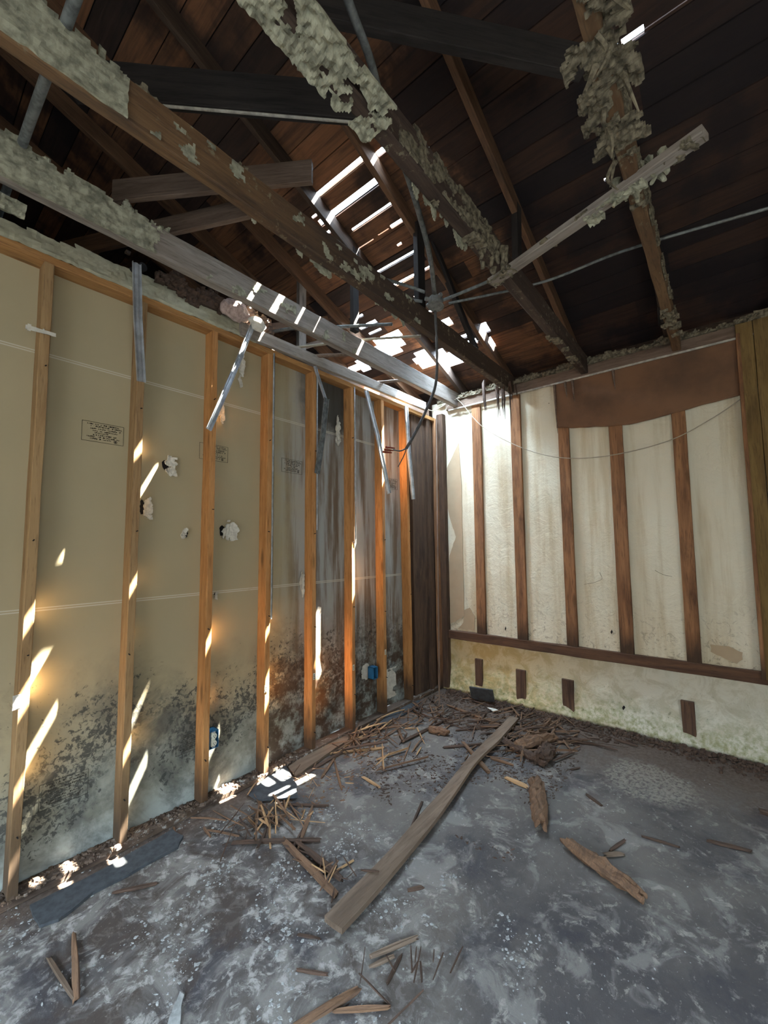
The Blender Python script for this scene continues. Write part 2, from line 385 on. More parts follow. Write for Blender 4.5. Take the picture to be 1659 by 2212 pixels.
# plaster of the right wall
bm = bmesh.new(); ny, nzv = 130, 110; grid = {}
for i in range(ny+1):
    for j in range(nzv+1):
        y = .1-3.1*i/ny; z = 3.05*j/nzv
        x = .032 if z > .56 else .024
        if z < .3: x -= .045*max(0, (1-z/.3))**1.6 + .012*mn.noise(Vector((y*7, z*9, 1)))
        x += .004*mn.noise(Vector((y*3, z*3, 4)))+.0018*mn.noise(Vector((y*14, z*14, 4)))
        grid[i, j] = bm.verts.new((x, y, z))
for i in range(ny):
    for j in range(nzv): bm.faces.new((grid[i, j], grid[i+1, j], grid[i+1, j+1], grid[i, j+1]))
r = bmesh.ops.extrude_face_region(bm, geom=bm.faces[:]); bmesh.ops.translate(bm, vec=(.1, 0, 0), verts=[g for g in r['geom'] if isinstance(g, bmesh.types.BMVert)])
wr = obj('wall_right', bm, M['plaster'], kind='structure', smooth=True)
bm = bmesh.new(); box(bm, 0, .13, -5.3, -2.95, 0, 3.05); obj('wall_right_end', bm, M['plaster'], kind='structure')
# wall behind the camera and side wall, each with an assumed opening for a fill light; outer shell over the neighbouring room
bm = bmesh.new()
for q in ((-5.3, -3.65, 0, 6), (-.95, .5, 0, 6), (-3.65, -.95, 0, .7), (-3.65, -.95, 2.4, 6)): box(bm, -6.6, -6.5, q[0], q[1], q[2], q[3])
obj('wall_back', bm, M['plaster'], kind='structure')
bm = bmesh.new()
for q in ((-6.6, -5.05, 0, 6), (-3.35, .3, 0, 3.6), (-5.05, -3.35, 2.3, 6)): box(bm, q[0], q[1], -5.3, -5.2, q[2], q[3])
box(bm, -3.35, -1.0, -5.3, -5.2, 3.6, 4.7)
obj('wall_side', bm, M['plaster'], kind='structure')
bm = bmesh.new(); box(bm, -6.6, .7, 3.0, 3.1, 2.8, 6); box(bm, -6.6, -6.5, .5, 3.1, 2.8, 6); obj('wall_attic', bm, M['felt'], kind='structure')
bm = bmesh.new(); box(bm, -6.6, .7, .13, 3.1, 2.80, 2.84); obj('ceiling_neighbour', bm, M['felt'], kind='structure')
bm = bmesh.new(); box(bm, .14, .17, -5.3, 3.1, 2.9, 3.2); obj('trim_3', bm, M['rafter'], kind='structure')

# roof: boards with gaps, felt over them
TAN = .37; Z0 = 3.2
def rz(x): return Z0-TAN*x
CUTS = [(-2.022, -2.000, -.75, -.22), (-1.886, -1.852, -.73, -.16), (-1.722, -1.708, -.72, -.35), (-1.602, -1.584, -.77, -.62),
        (-1.598, -1.591, -.60, -.50), (-1.594, -1.586, -.45, -.24), (-1.378, -1.362, -.67, -.29), (-1.225, -1.205, -.56, -.29), (-1.222, -1.208, -.73, -.60),
        (-1.02, -.985, .03, .24), (-1.99, -1.965, -.99, -.82), (-1.735, -1.712, -2.22, -2.13), (-1.722, -1.718, -2.42, -2.22),
        (-1.80, -1.785, -.26, -.15), (-1.93, -1.92, -.2, -.14), (-1.66, -1.645, -.14, -.08), (-1.06, -1.05, -.5, -.44), (-1.47, -1.46, -.62, -.58),
        (-1.84, -1.82, -1.12, -1.07), (-1.2, -1.19, -1.95, -1.935), (-2.05, -2.035, -2.95, -2.9), (-2.2, -2.19, -2.85, -2.84), (-2.75, -2.74, -1.60, -1.585),
        (-.84, -.76, -.10, .22), (-.77, -.66, -.06, .26), (-.67, -.60, .02, .22),
        (-.54, -.47, -.27, -.06), (-.48, -.40, -.36, .0), (-.41, -.32, -.46, -.02), (-.33, -.24, -.48, -.25),
        (-.70, -.64, .36, .60), (-.66, -.58, .42, .86), (-.58, -.54, .5, .62), (-.58, -.47, -.86, -.77), (-.42, -.30, -.83, -.75),
        (-.755, -.672, -.60, -.43), (-.535, -.50, -.68, -.53), (-.46, -.40, -.70, -.58), (-.88, -.865, -.5, -.38), (-.92, -.90, .05, .2), (-1.12, -1.10, .1, .16)]
CUTS = [(a-.004, b+.004, c, d) if (b-a) < .05 and (b-a) > .009 else (a, b, c, d) for a, b, c, d in CUTS]
def cells(bm, x0, x1, y0, y1, cuts, zo, th, jz=0.0):
    cs = [c for c in cuts if c[0] < x1 and c[1] > x0]
    xs = sorted({x0, x1} | {q for c in cs for q in c[:2] if x0 < q < x1})
    for a, b in zip(xs, xs[1:]):
        xm = (a+b)/2; iv = sorted((c[2], c[3]) for c in cs if c[0] < xm < c[1]); y = y0; parts = []
        for (p, q) in iv:
            if p > y: parts.append((y, p))
            y = max(y, q)
        if y < y1: parts.append((y, y1))
        for (p, q) in parts:
            v = [bm.verts.new((x, yy, rz(x)+zo+jz+t)) for x in (a, b) for yy in (p, q) for t in (0, th)]
            for f_ in ((0, 1, 3, 2), (4, 6, 7, 5), (0, 4, 5, 1), (2, 3, 7, 6), (0, 2, 6, 4), (1, 5, 7, 3)): bm.faces.new([v[i] for i in f_])
bm = bmesh.new(); bw = .142; rr = random.Random(3)
for i in range(-47, 5):
    cells(bm, i*bw+.003, (i+1)*bw-.003, -5.3, 3.0, CUTS, 0, .009, rr.uniform(-.002, .002))
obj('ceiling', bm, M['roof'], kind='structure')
bm = bmesh.new(); cells(bm, -6.7, .75, -5.3, 3.1, CUTS, .012, .002); obj('ceiling_felt', bm, M['felt'], kind='structure')

# ------------------------------------------------------------------ rafters, joists, attic timbers
G = 'rafters under the roof boards'
for y, mt, lab in ((1.35, 'raftbr', 'dim rafter farthest left beyond the left wall, lowest in the dark attic'),
                   (.75, 'raftbr', 'brown rafter beyond the left wall, second out from the studs'),
                   (.28, 'raftbr', 'brown rafter just beyond the left wall, crossing above the torn ceiling edge'),
                   (-.287, 'rafter', 'broad dark rafter along the left ends of the bright roof slits'),
                   (-.80, 'raftbr', 'reddish brown rafter along the right ends of the bright roof slits'),
                   (-1.45, 'raftbr', 'brown rafter above the joist that carries the hanging plaster lump'),
                   (-2.1, 'rafter', 'dark rafter above the thin joist on the right'),
                   (-2.75, 'rafter', 'almost black rafter at the right edge of the roof')):
    o = beam('rafter', (-6.4, y, rz(-6.4)-.058), (.5, y, rz(.5)-.058), .036, .115, M[mt]); tag(o, lab, 'rafter', G)

JG = 'ceiling joists crossing the room'
def joist(y, mat, lab, wd=.055, ht=.15, z=2.95, x1=.05, **k):
    o = beam('ceiling_joist', (-6.4, y, z+ht/2), (x1, y, z+ht/2), wd, ht, M[mat], jit=.006, bev=.005, **k); return tag(o, lab, 'joist', JG)
jB = joist(-.222, 'grey', 'grey brown ceiling joist nearest the left wall, striped by sunlight')
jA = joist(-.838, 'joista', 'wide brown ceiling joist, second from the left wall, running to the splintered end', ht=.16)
jC = joist(-1.50, 'joistdark', 'dark ceiling joist coated in flaky residue, third from the left wall', wd=.06)
jD = joist(-2.16, 'joist', 'thin brown ceiling joist on the right, crossed by the furring strip', ht=.13)

def residue(j, x0, x1, y, z0, z1, fn, thick, mat, seed, cell=.013, label=None, nm='plaster_residue'):
    crust(nm, j, M[mat], (x0, y, z0), (1, 0, 0), (0, 0, 1), (0, -1, 0), x1-x0, z1-z0, cell, fn, thick, seed=seed, label=label)
# pale board left on the camera side of A and B
residue(jA, -5.2, -3.36, -.867, 2.952, 3.16, lambda u, v: u < 1.83-.03*abs(nz(u, v, 12, 3)) and v < .165+.05*nz(u, v, 14, 1), .010, 'crust', 1, .014, 'pale green grey plaster coat')
residue(jB, -5.2, -3.02, -.251, 2.948, 3.15, lambda u, v: u < 2.16+.03*nz(u, v, 15, 3) and v < .16+.05*nz(u, v, 14, 2), .010, 'crust', 2, .014, 'pale green grey plaster coat')
# ragged fluff on the upper edges
def fringe(j, x0, x1, y, z, hgt, seed, mat='crust', cell=.010, dn=False, amt=0.0, nm='fringe_residue', thick=.03):
    fn = lambda u, v: abs(v) < hgt*(.30+1.1*nz(u, 0, 9, seed)+.7*nz(u, 0, 33, seed+1)) and nz(u, 0, 3.1, seed+5) > amt
    crust(nm, j, M[mat], (x0, y, z), (1, 0, 0), (0, 0, 1), (0, -1, 0), x1-x0, -hgt if dn else hgt, cell, fn, thick, seed=seed)
fringe(jA, -5.0, -3.0, -.84, 3.09, .08, 11, amt=-.1)
fringe(jA, -3.35, -2.9, -.84, 3.09, .05, 12, 'crustd')
fringe(jB, -5.0, -2.95, -.225, 3.08, .08, 13, amt=-.2)
fringe(jB, -3.06, -2.45, -.225, 3.08, .07, 14, amt=-.05)
for (x0, x1) in ((-3.34, -3.12), (-2.85, -2.72), (-2.62, -2.36), (-2.3, -2.05), (-2.0, -1.7)): fringe(jA, x0, x1, -.808, 2.955, .045, int(x0*-100), dn=True, cell=.006, amt=-.05, thick=.005)
for (x0, x1) in ((-2.55, -2.35), (-2.32, -2.1), (-2.1, -1.95)): fringe(jC, x0, x1, -1.468, 2.955, .07, int(x0*-100), dn=True, cell=.006, amt=-.4, thick=.005)
# flaky patches on faces
def patches(j, x0, x1, y, z0, z1, thr, seed, mat='crustd', thick=.008, sc=14):
    residue(j, x0, x1, y, z0, z1, lambda u, v: nz(u*.8, v*1.2, sc, seed)+.4*nz(u, v, 50, seed) > thr, thick, mat, seed, .009, nm='flaky_residue')
patches(jA, -3.3, -1.6, -.867, 2.96, 3.1, .42, 21, 'crust', .004)
patches(jA, -2.5, -2.1, -.867, 2.96, 3.1, .26, 22, 'crust', .004)
patches(jB, -2.9, -1.5, -.251, 2.95, 3.08, .38, 23, 'crust', .005)
patches(jC, -2.7, -1.85, -1.532, 2.955, 3.1, .02, 24, 'crustd', .012)
patches(jD, -2.6, -.4, -2.19, 2.955, 3.07, .18, 25, 'crustd', .012)
# thick lumpy residue under C at the top of the picture, and on D
def under(j, x0, x1, y0, y1, z, thr, thick, seed, mat='crustd', cell=.010):
    crust('lumpy_residue', j, M[mat], (x0, y0, z), (1, 0, 0), (0, 1, 0), (0, 0, -1), x1-x0, y1-y0, cell,
          lambda u, v: nz(u, v, 9, seed)+.5*nz(u, v, 30, seed) > thr+1.6*max(0, abs(v/(y1-y0)-.5)-.28), thick, seed=seed)
under(jC, -3.45, -2.78, -1.60, -1.44, 2.955, -.42, .022, 31, 'crust', .007)
under(jC, -2.62, -1.95, -1.55, -1.465, 2.952, .12, .02, 32)
under(jD, -2.9, -2.15, -2.26, -2.06, 2.955, -.16, .022, 33, 'crustd', .007)
under(jD, -2.2, -1.75, -2.21, -2.12, 2.952, .15, .03, 34)
under(jD, -.75, -.3, -2.22, -2.11, 2.952, -.05, .03, 35)
under(jC, -.9, -.3, -1.54, -1.46, 2.952, .0, .02, 36)
for i in range(9):   # strings hanging off D
    x = -2.75+.08*i; p = Vector((x, -2.16+random.uniform(-.07, .07), 2.94))
    obj('hanging_shred', tube_bm(smooth_path([p, p+Vector((random.uniform(-.02, .02), random.uniform(-.03, .03), -.06)), p+Vector((random.uniform(-.04, .04), random.uniform(-.05, .05), -random.uniform(.09, .16)))], 4), .009, sides=5, rf=lambda t: 1.25-t), M['crustd'], jD)
# splintered end of A over the right wall
for i in range(16):
    x = -.12-.02*(i % 5)+random.uniform(-.02, .02); y = -.80-.012*i+random.uniform(-.01, .01); L = random.uniform(.12, .34)
    p = Vector((x, y+.06, 2.98))
    obj('splinter', tube_bm([p, p+Vector((.01, random.uniform(-.015, .015), -L*.6)), p+Vector((random.uniform(-.01, .03), random.uniform(-.03, .02), -L))], .010, sides=4, rf=lambda t: 1.1-t), M['stickd'], jA)
for i in range(4):
    p = Vector((-.25-.02*i, -.66-.015*i, 3.02)); obj('splinter', tube_bm([p, p+Vector((0, 0, -.16)), p+Vector((.01, -.01, -.30))], .011, sides=4, rf=lambda t: 1.1-t), M['stickd'], jA)

def post(p0, p1, wd, ht, mat, lab, up=(0, 1, 0), cat='post', nm='attic_post', **k):
    return tag(beam(nm, p0, p1, wd, ht, M[mat], up=up, **k), lab, cat, 'attic posts and braces')
post((-1.66, .31, 2.85), (-1.66, .31, 3.82), .075, .04, 'grey', 'pale grey upright attic post just beyond the left wall')
post((-1.635, -.29, 3.1), (-1.635, -.29, 3.76), .06, .04, 'post', 'dark upright post between the first joist and the slitted roof')
post((-1.53, -.82, 3.11), (-1.53, -.82, 3.74), .085, .04, 'post', 'blackened upright post on the second joist, right of the bright slits')
post((-1.44, -.82, 3.80), (-.70, -.82, 3.13), .05, .04, 'post', 'blackened brace slanting down beside the junction box to the second joist')
post((-1.37, -1.45, 3.1), (-1.33, -1.45, 3.66), .07, .04, 'post', 'dim upright post above the third joist')
post((-.25, -2.1, 3.08), (-.28, -2.1, 3.28), .07, .05, 'post', 'short black post above the end of the thin right joist')
post((-2.25, .28, 3.05), (-1.35, .33, 3.55), .05, .04, 'raftbr', 'brown slanting brace behind the pale grey attic post', cat='brace', nm='attic_brace')
# diagonal ties high over the room
tG = 'diagonal tie boards above the joists'
def tie(p0, p1, wd, ht, mat, lab): return tag(beam('tie_board', p0, p1, wd, ht, M[mat]), lab, 'board', tG)
t1 = tie((-3.42, -.40, 3.42), (-2.56, -1.33, 3.37), .04, .17, 'post', 'black tie board with a pale lower edge at the top of the room')
d = (Vector((-2.6, -1.29, 0))-Vector((-3.4, -.42, 0))).normalized()
obj('pale_edge', tube_bm([Vector((-3.2, -.66, 3.31)), Vector((-2.60, -1.30, 3.278))], .006, sides=6), M['white'], t1)
tie((-3.15, .02, 3.36), (-2.55, -.87, 3.36), .03, .12, 'greybr', 'pale brown tie board crossing behind the brown joist, its end sawn square')
tie((-3.05, .42, 3.35), (-2.63, -.45, 3.35), .03, .11, 'greybr', 'brown tie board below and left of the square ended one')
tie((-3.32, .98, 3.35), (-2.93, .16, 3.35), .03, .11, 'raftbr', 'dim tie board lowest at the left above the ceiling edge')
tie((-3.0, -1.0, 3.75), (-1.95, -2.0, 3.62), .04, .15, 'post', 'black tie board at the top centre, right of the grey conduit')
post((-2.15, 0.45, 2.86), (-1.25, .35, 3.42), .04, .035, 'greybr', 'thin brown brace low in the attic behind the sunlit joist', cat='brace', nm='attic_brace')

# furring strip with residue from joist C to past D
fs = beam('furring_strip', (-1.73, -1.44, 2.94), (-2.03, -2.40, 2.94), .06, .03, M['grey'], jit=.004); tag(fs, 'grey furring strip slung under the two right joists, caked with plaster', 'wood strip')
a, b = Vector((-1.73, -1.44, 2.935)), Vector((-2.03, -2.40, 2.935)); U = (b-a).normalized(); V = Vector((0, 0, 1)).cross(U)
for k, (u0, u1, th, tk) in enumerate(((.0, .16, -.1, .02), (.15, .62, .22, .010), (.55, .80, -.12, .03), (.8, 1.0, .05, .02))):
    crust('lumpy_residue', fs, M['crustd' if k != 2 else 'crust'], a+U*u0-V*.05, U, V, (0, 0, -1), u1-u0, .10, .009, lambda u, v, th=th, k=k: nz(u, v, 14, 60+k)+.4*nz(u, v, 45, 3) > th+1.2*max(0, abs(v/.10-.5)-.25), tk, seed=60+k)
# hanging plaster lump where it meets joist C
bm = bmesh.new()
for i in range(15):
    t = i/14; p = Vector((-1.98+.22*t+random.uniform(-.015, .015), -1.50-.02*t+random.uniform(-.035, .03), 3.0))
    tube_bm(smooth_path([p+Vector((0, 0, .06)), p, p+Vector((random.uniform(-.01, .01), random.uniform(-.01, .01), -random.uniform(.03, .09)))], 3), .020, bm, 7, rf=lambda t: 1-.55*t*t)
bmesh.ops.subdivide_edges(bm, edges=bm.edges[:], cuts=1)
for v in bm.verts: v.co += mn.noise_vector(v.co*30)*.010
tag(obj('plaster_lump', bm, M['crustd'], smooth=True), 'lump of pale hanging plaster fingers where the furring strip meets the third joist', 'plaster')
bm = bmesh.new()
for i in range(12):
    p = Vector((-1.93+random.uniform(-.05, .05), -2.18+random.uniform(-.09, .09), 2.96)); tube_bm([p+Vector((0, 0, .05)), p, p+Vector((random.uniform(-.02, .02), random.uniform(-.02, .02), -random.uniform(.02, .07)))], .018, bm, 6, rf=lambda t: 1-.6*t)
bmesh.ops.subdivide_edges(bm, edges=bm.edges[:], cuts=1)
for v in bm.verts: v.co += mn.noise_vector(v.co*30)*.010
tag(obj('plaster_lump', bm, M['crust']), 'pale plaster clump where the furring strip crosses the thin right joist', 'plaster')

# ------------------------------------------------------------------ left wall framing
SG = 'wall studs along the left wall'
sl = [(-3.421, 'studpale', 'pale weathered stud at the left edge of the picture'),
      (-3.012, 'studpale', 'second stud from the left, behind the hanging blue grey metal channel'),
      (-2.600, 'stud', 'third stud from the left, under the slanting sunlit metal strip'),
      (-2.195, 'stud', 'fourth stud from the left, beside the brightest patch of sun'),
      (-1.797, 'stud', 'fifth stud from the left, behind the bent dark metal strip'),
      (-1.380, 'stud', 'sixth stud from the left, glowing orange between the two bent strips'),
      (-.982, 'stud', 'seventh stud from the left, next to the far blue box'),
      (-.590, 'stud', 'eighth stud from the left, last before the dark corner boards')]
studs = []
for i, (x, mt, lab) in enumerate(sl):
    o = beam('wall_stud', (x+.019, .0445, .036), (x+.019+(0.0 if i != 7 else -.02), .0445, 2.816), .038, .089, M[mt], up=(0, 1, 0), jit=.003); studs.append(tag(o, lab, 'stud', SG))
bm = bmesh.new(); box(bm, -.55, -.15, .02, .085, .036, 2.8)
tag(beam('top_plate', (-6.4, .0445, 2.835), (0, .0445, 2.835), .089, .038, M['plate'], jit=.003), 'orange wooden top plate running along the head of the left studs', 'plate')
tag(beam('sole_plate', (-6.4, .0445, .018), (-.02, .0445, .018), .092, .036, M['sill'], jit=.006), 'dirty sole plate under the left studs', 'plate')
tag(beam('ledger_board', (-2.42, -.012, 2.895), (-.28, -.012, 2.93), .03, .085, M['grey'], jit=.005), 'pale grey board on the top plate, brightly sunlit towards the corner', 'board')
tag(beam('ledger_board', (-6.4, .075, 2.90), (-.1, .075, 2.92), .04, .09, M['greybr'], jit=.005), 'brown board behind the pale sunlit one on the left wall head', 'board')
bm.free()
tag(beam('stud_end', (-2.165, .05, 2.855), (-2.165, .06, 3.09), .034, .05, M['oldstud'], up=(0, 1, 0)), 'reddish upright stub rising above the fourth stud', 'post')
# dark boards in the corner
cG = 'dark boards in the corner'
for x0, x1, y, mt, lab in ((-.47, -.225, .035, 'corner', 'widest dark board left of the corner'), (-.225, -.165, .01, 'corner', 'narrow brown board second in the corner stack'),
                           (-.16, -.095, .03, 'corner', 'narrow dark board third in the corner stack'), (-.09, -.01, -.01, 'oldstud', 'reddish dark board right in the corner, next to the plaster')):
    tag(beam('corner_board', ((x0+x1)/2, y+.02, .02), ((x0+x1)/2, y+.02, 2.84), x1-x0-.004, .04, M[mt], up=(0, 1, 0), jit=.004), lab, 'board', cG)
tag(beam('corner_board', (-.06, .068, .02), (-.06, .068, 2.85), .20, .03, M['corner'], up=(0, 1, 0)), 'black backing board deepest in the corner', 'board', cG)
tag(beam('corner_board', (-.005, -.035, .02), (-.005, -.035, 2.9), .075, .07, M['corner'], up=(1, 0, 0), jit=.004), 'darkest upright strip on the plaster side of the corner', 'board', cG)
tag(beam('leaning_lath', (-.50, -.25, .015), (-.09, -.03, 2.87), .013, .012, M['greybr'], up=(0, 1, 0)), 'thin pale lath leaning in the corner from the floor to the wall head', 'lath')

# details on the studs: small labels, nails, drips
for i, (x, z) in ((3, (-2.185, .56)), (4, (-1.778, .54)), (5, (-1.366, .51)), (6, (-.964, .55))):
    bm = bmesh.new(); box(bm, x-.010, x+.010, -.0035, -.002, z-.022, z+.022); lab = obj('paper_label', bm, M['ivory'], studs[i]); lab['label'] = 'small white paper label with black bars'
    bm = bmesh.new()
    for k in range(3): box(bm, x-.006, x+.006, -.0045, -.0036, z-.016+.012*k, z-.011+.012*k)
    obj('print', bm, M['inkbox'], lab)
rr = random.Random(5)
for i in range(8):
    for k in range(4):
        z = .25+.68*k+rr.uniform(-.1, .1); x = sl[i][0]+.019+rr.uniform(-.008, .008); p = Vector((x, .001, z))
        obj('nail', tube_bm([p, p+Vector((0, -.004, 0)), p+Vector((0, -.018, rr.uniform(-.004, .004)))], .0028, sides=6, rf=lambda t: 1.0), M['black'], studs[i])
crust('torn_paper', studs[0], M['paper'], (-3.475, -.012, 2.455), (1, 0, .04), (0, 0, 1), (0, -1, 0), .11, .03, .006, lambda u, v: abs(v-.015) < .010+.005*nz(u, v, 40), .004, seed=3, label='white torn paper scrap')
crust('torn_paper', studs[0], M['paper'], (-3.44, -.006, .80), (1, 0, 0), (0, 0, 1), (0, -1, 0), .025, .06, .005, lambda u, v: nz(u, v, 40) > -.2, .004, seed=4, label='white plaster smear')

# stamps printed on the board: frame, rows of broken lettering, round mark (seen mirrored)
def stamp(x0, z0, w_, h_, seed, bot=False):
    rq = random.Random(seed); bm = bmesh.new(); y = .0858; t = .0016
    def r_(a, b, c, d_): box(bm, a, b, y, y+.001, c, d_)
    r_(x0, x0+w_, z0, z0+t); r_(x0, x0+w_, z0+h_-t, z0+h_); r_(x0, x0+t, z0, z0+h_); r_(x0+w_-t, x0+w_, z0, z0+h_)
    fr = obj('printed_stamp', bm, M['inkbox'], wl); fr['label'] = 'faint printed stamp of small mirrored lettering in a frame'
    bm = bmesh.new()
    rows = [(.86, .12, .9), (.76, .2, .95), (.64, .14, .9), (.53, .2, .88), (.43, .3, .62), (.33, .26, .8), (.23, .12, .9), (.13, .2, .72)]
    for rz_, a, b in rows:
        x = x0+w_*a
        while x < x0+w_*b:
            L = rq.uniform(.002, .007)
            if rq.random() < .8:
                zz = z0+h_*rz_
                box(bm, x, x+L*.35, y, y+.001, zz, zz+.0055); box(bm, x, x+L, y, y+.001, zz+rq.choice((0, .002, .004)), zz+rq.choice((.0015, .0035, .0055))+.001)
            x += L+.0018
    for k in range(14):
        a0, a1 = 2*math.pi*k/14, 2*math.pi*(k+1)/14; cx, cz = x0+w_*.8, z0+h_*.14; R0, R1 = .006, .0082
        v = [bm.verts.new((cx+R*math.cos(q), y, cz+R*math.sin(q))) for R, q in ((R0, a0), (R1, a0), (R1, a1), (R0, a1))]; bm.faces.new(v)
    box(bm, x0+w_*.8-.003, x0+w_*.8+.003, y, y+.001, z0+h_*.14-.004, z0+h_*.14+.004)
    obj('lettering', bm, M['ink'], fr)
for k, x0 in enumerate((-3.224, -2.622, -2.014, -.832)): stamp(x0, 2.022, .188, .102, k)
stamp(-3.315, .30, .188, .115, 9); stamp(-2.712, .31, .188, .1, 10); stamp(-2.05, .30, .18, .1, 11)

# torn holes in the wallboard
def tear(x, z, w_, h_, seed, hole=(0, 0, .5)):
    rq = random.Random(seed)
    bm = bmesh.new(); pts = []
    for k in range(14):
        a = 2*math.pi*k/14; R = (.5+.3*nz(math.cos(a), math.sin(a), 1.6, seed)); pts.append((x+hole[0]*w_+math.cos(a)*R*w_*hole[2], .0848, z+hole[1]*h_+math.sin(a)*R*h_*hole[2]))
    bm.faces.new([bm.verts.new(p) for p in pts]); ho = obj('torn_hole', bm, M['black'], wl)
    for q in range(4):
        ax = rq.uniform(0, 2*math.pi); cx, cz = x+math.cos(ax)*w_*.22, z+math.sin(ax)*h_*.26
        bm = crust_bm((cx-w_*.3, .082, cz-h_*.3), (1, 0, 0), (0, 0, 1), (0, -1, 0), w_*.6, h_*.6, .004, lambda u, v: math.hypot(u/w_-.3, v/h_-.3) < .22+.25*nz(u, v, 40, seed+q), .010, seed=seed+q)
        for v in bm.verts: v.co.y -= .25*abs(v.co.x-x)+.12*abs(v.co.z-z)
        if bm.faces: obj('paper_flap', bm, M['paper'], ho)
tear(-2.80, 1.945, .10, .11, 1, (-.1, .05, .55)); tear(-2.925, 1.69, .08, .17, 2, (-.1, .1, .4)); tear(-2.70, 1.555, .05, .07, 3, (.15, .1, .6))
tear(-2.42, 1.545, .13, .19, 4, (-.3, .2, .35)); tear(-2.50, 1.19, .03, .06, 5); tear(-2.49, 2.33, .06, .12, 6, (0, 0, .1)); tear(-2.36, 2.66, .06, .26, 7, (0, 0, .05))
tear(-1.47, 2.42, .07, .26, 8, (0, 0, .05)); tear(-1.83, 1.2, .05, .2, 9, (0, 0, .05))

# blue boxes with outlets
def ebox(x, z, label, full=True):
    t = empty('electrical_box', (x, .02, z), label, 'electrical box', 'blue boxes nailed to the left studs')
    bm = bmesh.new(); w_, h_, y0, y1 = .056, .098, .006, .07
    box(bm, x, x+.003, y0, y1, z-h_/2, z+h_/2); box(bm, x+w_-.003, x+w_, y0, y1, z-h_/2, z+h_/2); box(bm, x, x+w_, y0, y1, z-h_/2, z-h_/2+.003); box(bm, x, x+w_, y0, y1, z+h_/2-.003, z+h_/2); box(bm, x, x+w_, y1-.003, y1, z-h_/2, z+h_/2)
    box(bm, x+.018, x+.034, y0-.001, y0+.012, z+h_/2, z+h_/2+.008)
    obj('box_shell', bm, M['blue'], t)
    if full:
        cx = x+w_/2; bm = bmesh.new(); box(bm, cx-.012, cx+.012, y0+.008, y0+.03, z-.04, z+.04)
        rp = obj('outlet', bm, M['ivory'], t); rp['label'] = 'ivory double outlet'
        for s in (-1, 1):
            bm = bmesh.new(); bmesh.ops.create_cone(bm, cap_ends=True, segments=18, radius1=.0165, radius2=.0155, depth=.012, matrix=Matrix.Translation((cx, y0+.002, z+s*.020)) @ Matrix.Rotation(math.pi/2, 4, 'X')); obj('socket_face', bm, M['ivory'], rp)
            bm = bmesh.new()
            for q in (-.006, .006): box(bm, cx+q-.001, cx+q+.001, y0-.0052, y0-.0042, z+s*.020-.002, z+s*.020+.006)
            box(bm, cx-.002, cx+.002, y0-.0052, y0-.0042, z+s*.020-.009, z+s*.020-.005); obj('slots', bm, M['black'], rp)
        for s in (-1, 1):
            bm = bmesh.new(); box(bm, cx-.010, cx+.010, y0+.004, y0+.006, z+s*.044-.006, z+s*.044+.003); obj('mounting_ear', bm, M['metal'], rp)
ebox(-2.558, .362, 'blue electrical box with an ivory outlet on the third left stud')
ebox(-1.115, .400, 'blue electrical box far down the wall, against the seventh stud', False)
bm = bmesh.new(); crust('wall_patch', wl, M['paper'], (-.93, .083, .10), (1, 0, 0), (0, 0, 1), (0, -1, 0), .24, .26, .012, lambda u, v: u < .22+.03*nz(u, v, 9), .003, seed=5, label='bare white patch at the foot'); bm.free()
crust('wall_patch', wl, M['paper'], (-1.19, .083, .33), (1, 0, 0), (0, 0, 1), (0, -1, 0), .12, .17, .008, lambda u, v: math.hypot(u-.06, (v-.08)*.7) < .05+.015*nz(u, v, 30), .003, seed=6, label='ragged white ring round the far box')

# ------------------------------------------------------------------ hanging metal strips
def channel(name, pts, wd, lab, twist=0.0, mat='metal'):
    """folded metal channel following pts: a web with two short lips"""
    bm = bmesh.new(); pts = [Vector(p) for p in pts]; rings = []
    prof = [(-wd/2, -.010), (-wd/2, 0), (-wd*.2, 0), (-wd*.12, -.005), (wd*.12, -.005), (wd*.2, 0), (wd/2, 0), (wd/2, -.010), (wd/2-.0015, -.010), (wd/2-.0015, .0015), (-wd/2+.0015, .0015), (-wd/2+.0015, -.010)]
    prof = [(-wd/2, -.012), (-wd/2+.0015, -.012), (-wd/2+.0015, -.0015), (-wd*.2, -.0015), (-wd*.13, -.007), (wd*.13, -.007), (wd*.2, -.0015), (wd/2-.0015, -.0015), (wd/2-.0015, -.012), (wd/2, -.012), (wd/2, .001), (-wd/2, .001)]
    for i, p in enumerate(pts):
        d_ = (pts[min(i+1, len(pts)-1)]-pts[max(i-1, 0)]).normalized(); a = twist*i/(len(pts)-1)
        u = Vector((math.cos(a), -math.sin(a), 0)); u = (u-d_*u.dot(d_)).normalized(); nn = d_.cross(u)
        if nn.y > 0: nn = -nn
        rings.append([bm.verts.new(p+u*q[0]-nn*q[1]) for q in prof])
    for i in range(len(rings)-1):
        for j in range(12): bm.faces.new((rings[i][j], rings[i][(j+1) % 12], rings[i+1][(j+1) % 12], rings[i+1][j]))
    bm.faces.new(rings[0][::-1]); bm.faces.new(rings[-1])
    o = obj('metal_strip', bm, M[mat]); return tag(o, lab, 'metal strip', 'metal strips hanging from the left wall head')
channel('a', [(-3.045, -.022, 3.0), (-3.03, -.024, 2.7), (-3.0, -.022, 2.36)], .042, 'straight blue grey metal channel hanging in front of the second stud')
channel('b', [on(1, -.03, 545, 702), on(1, -.075, 516, 775), on(1, -.15, 480, 860), on(1, -.185, 450, 928)], .032, 'sunlit metal strip slanting down to the third stud')
channel('c', [(-1.80, -.02, 2.85), (-1.70, -.03, 2.62), (-1.705, -.04, 2.57)], .022, 'short bright metal strip above the bent dark one')
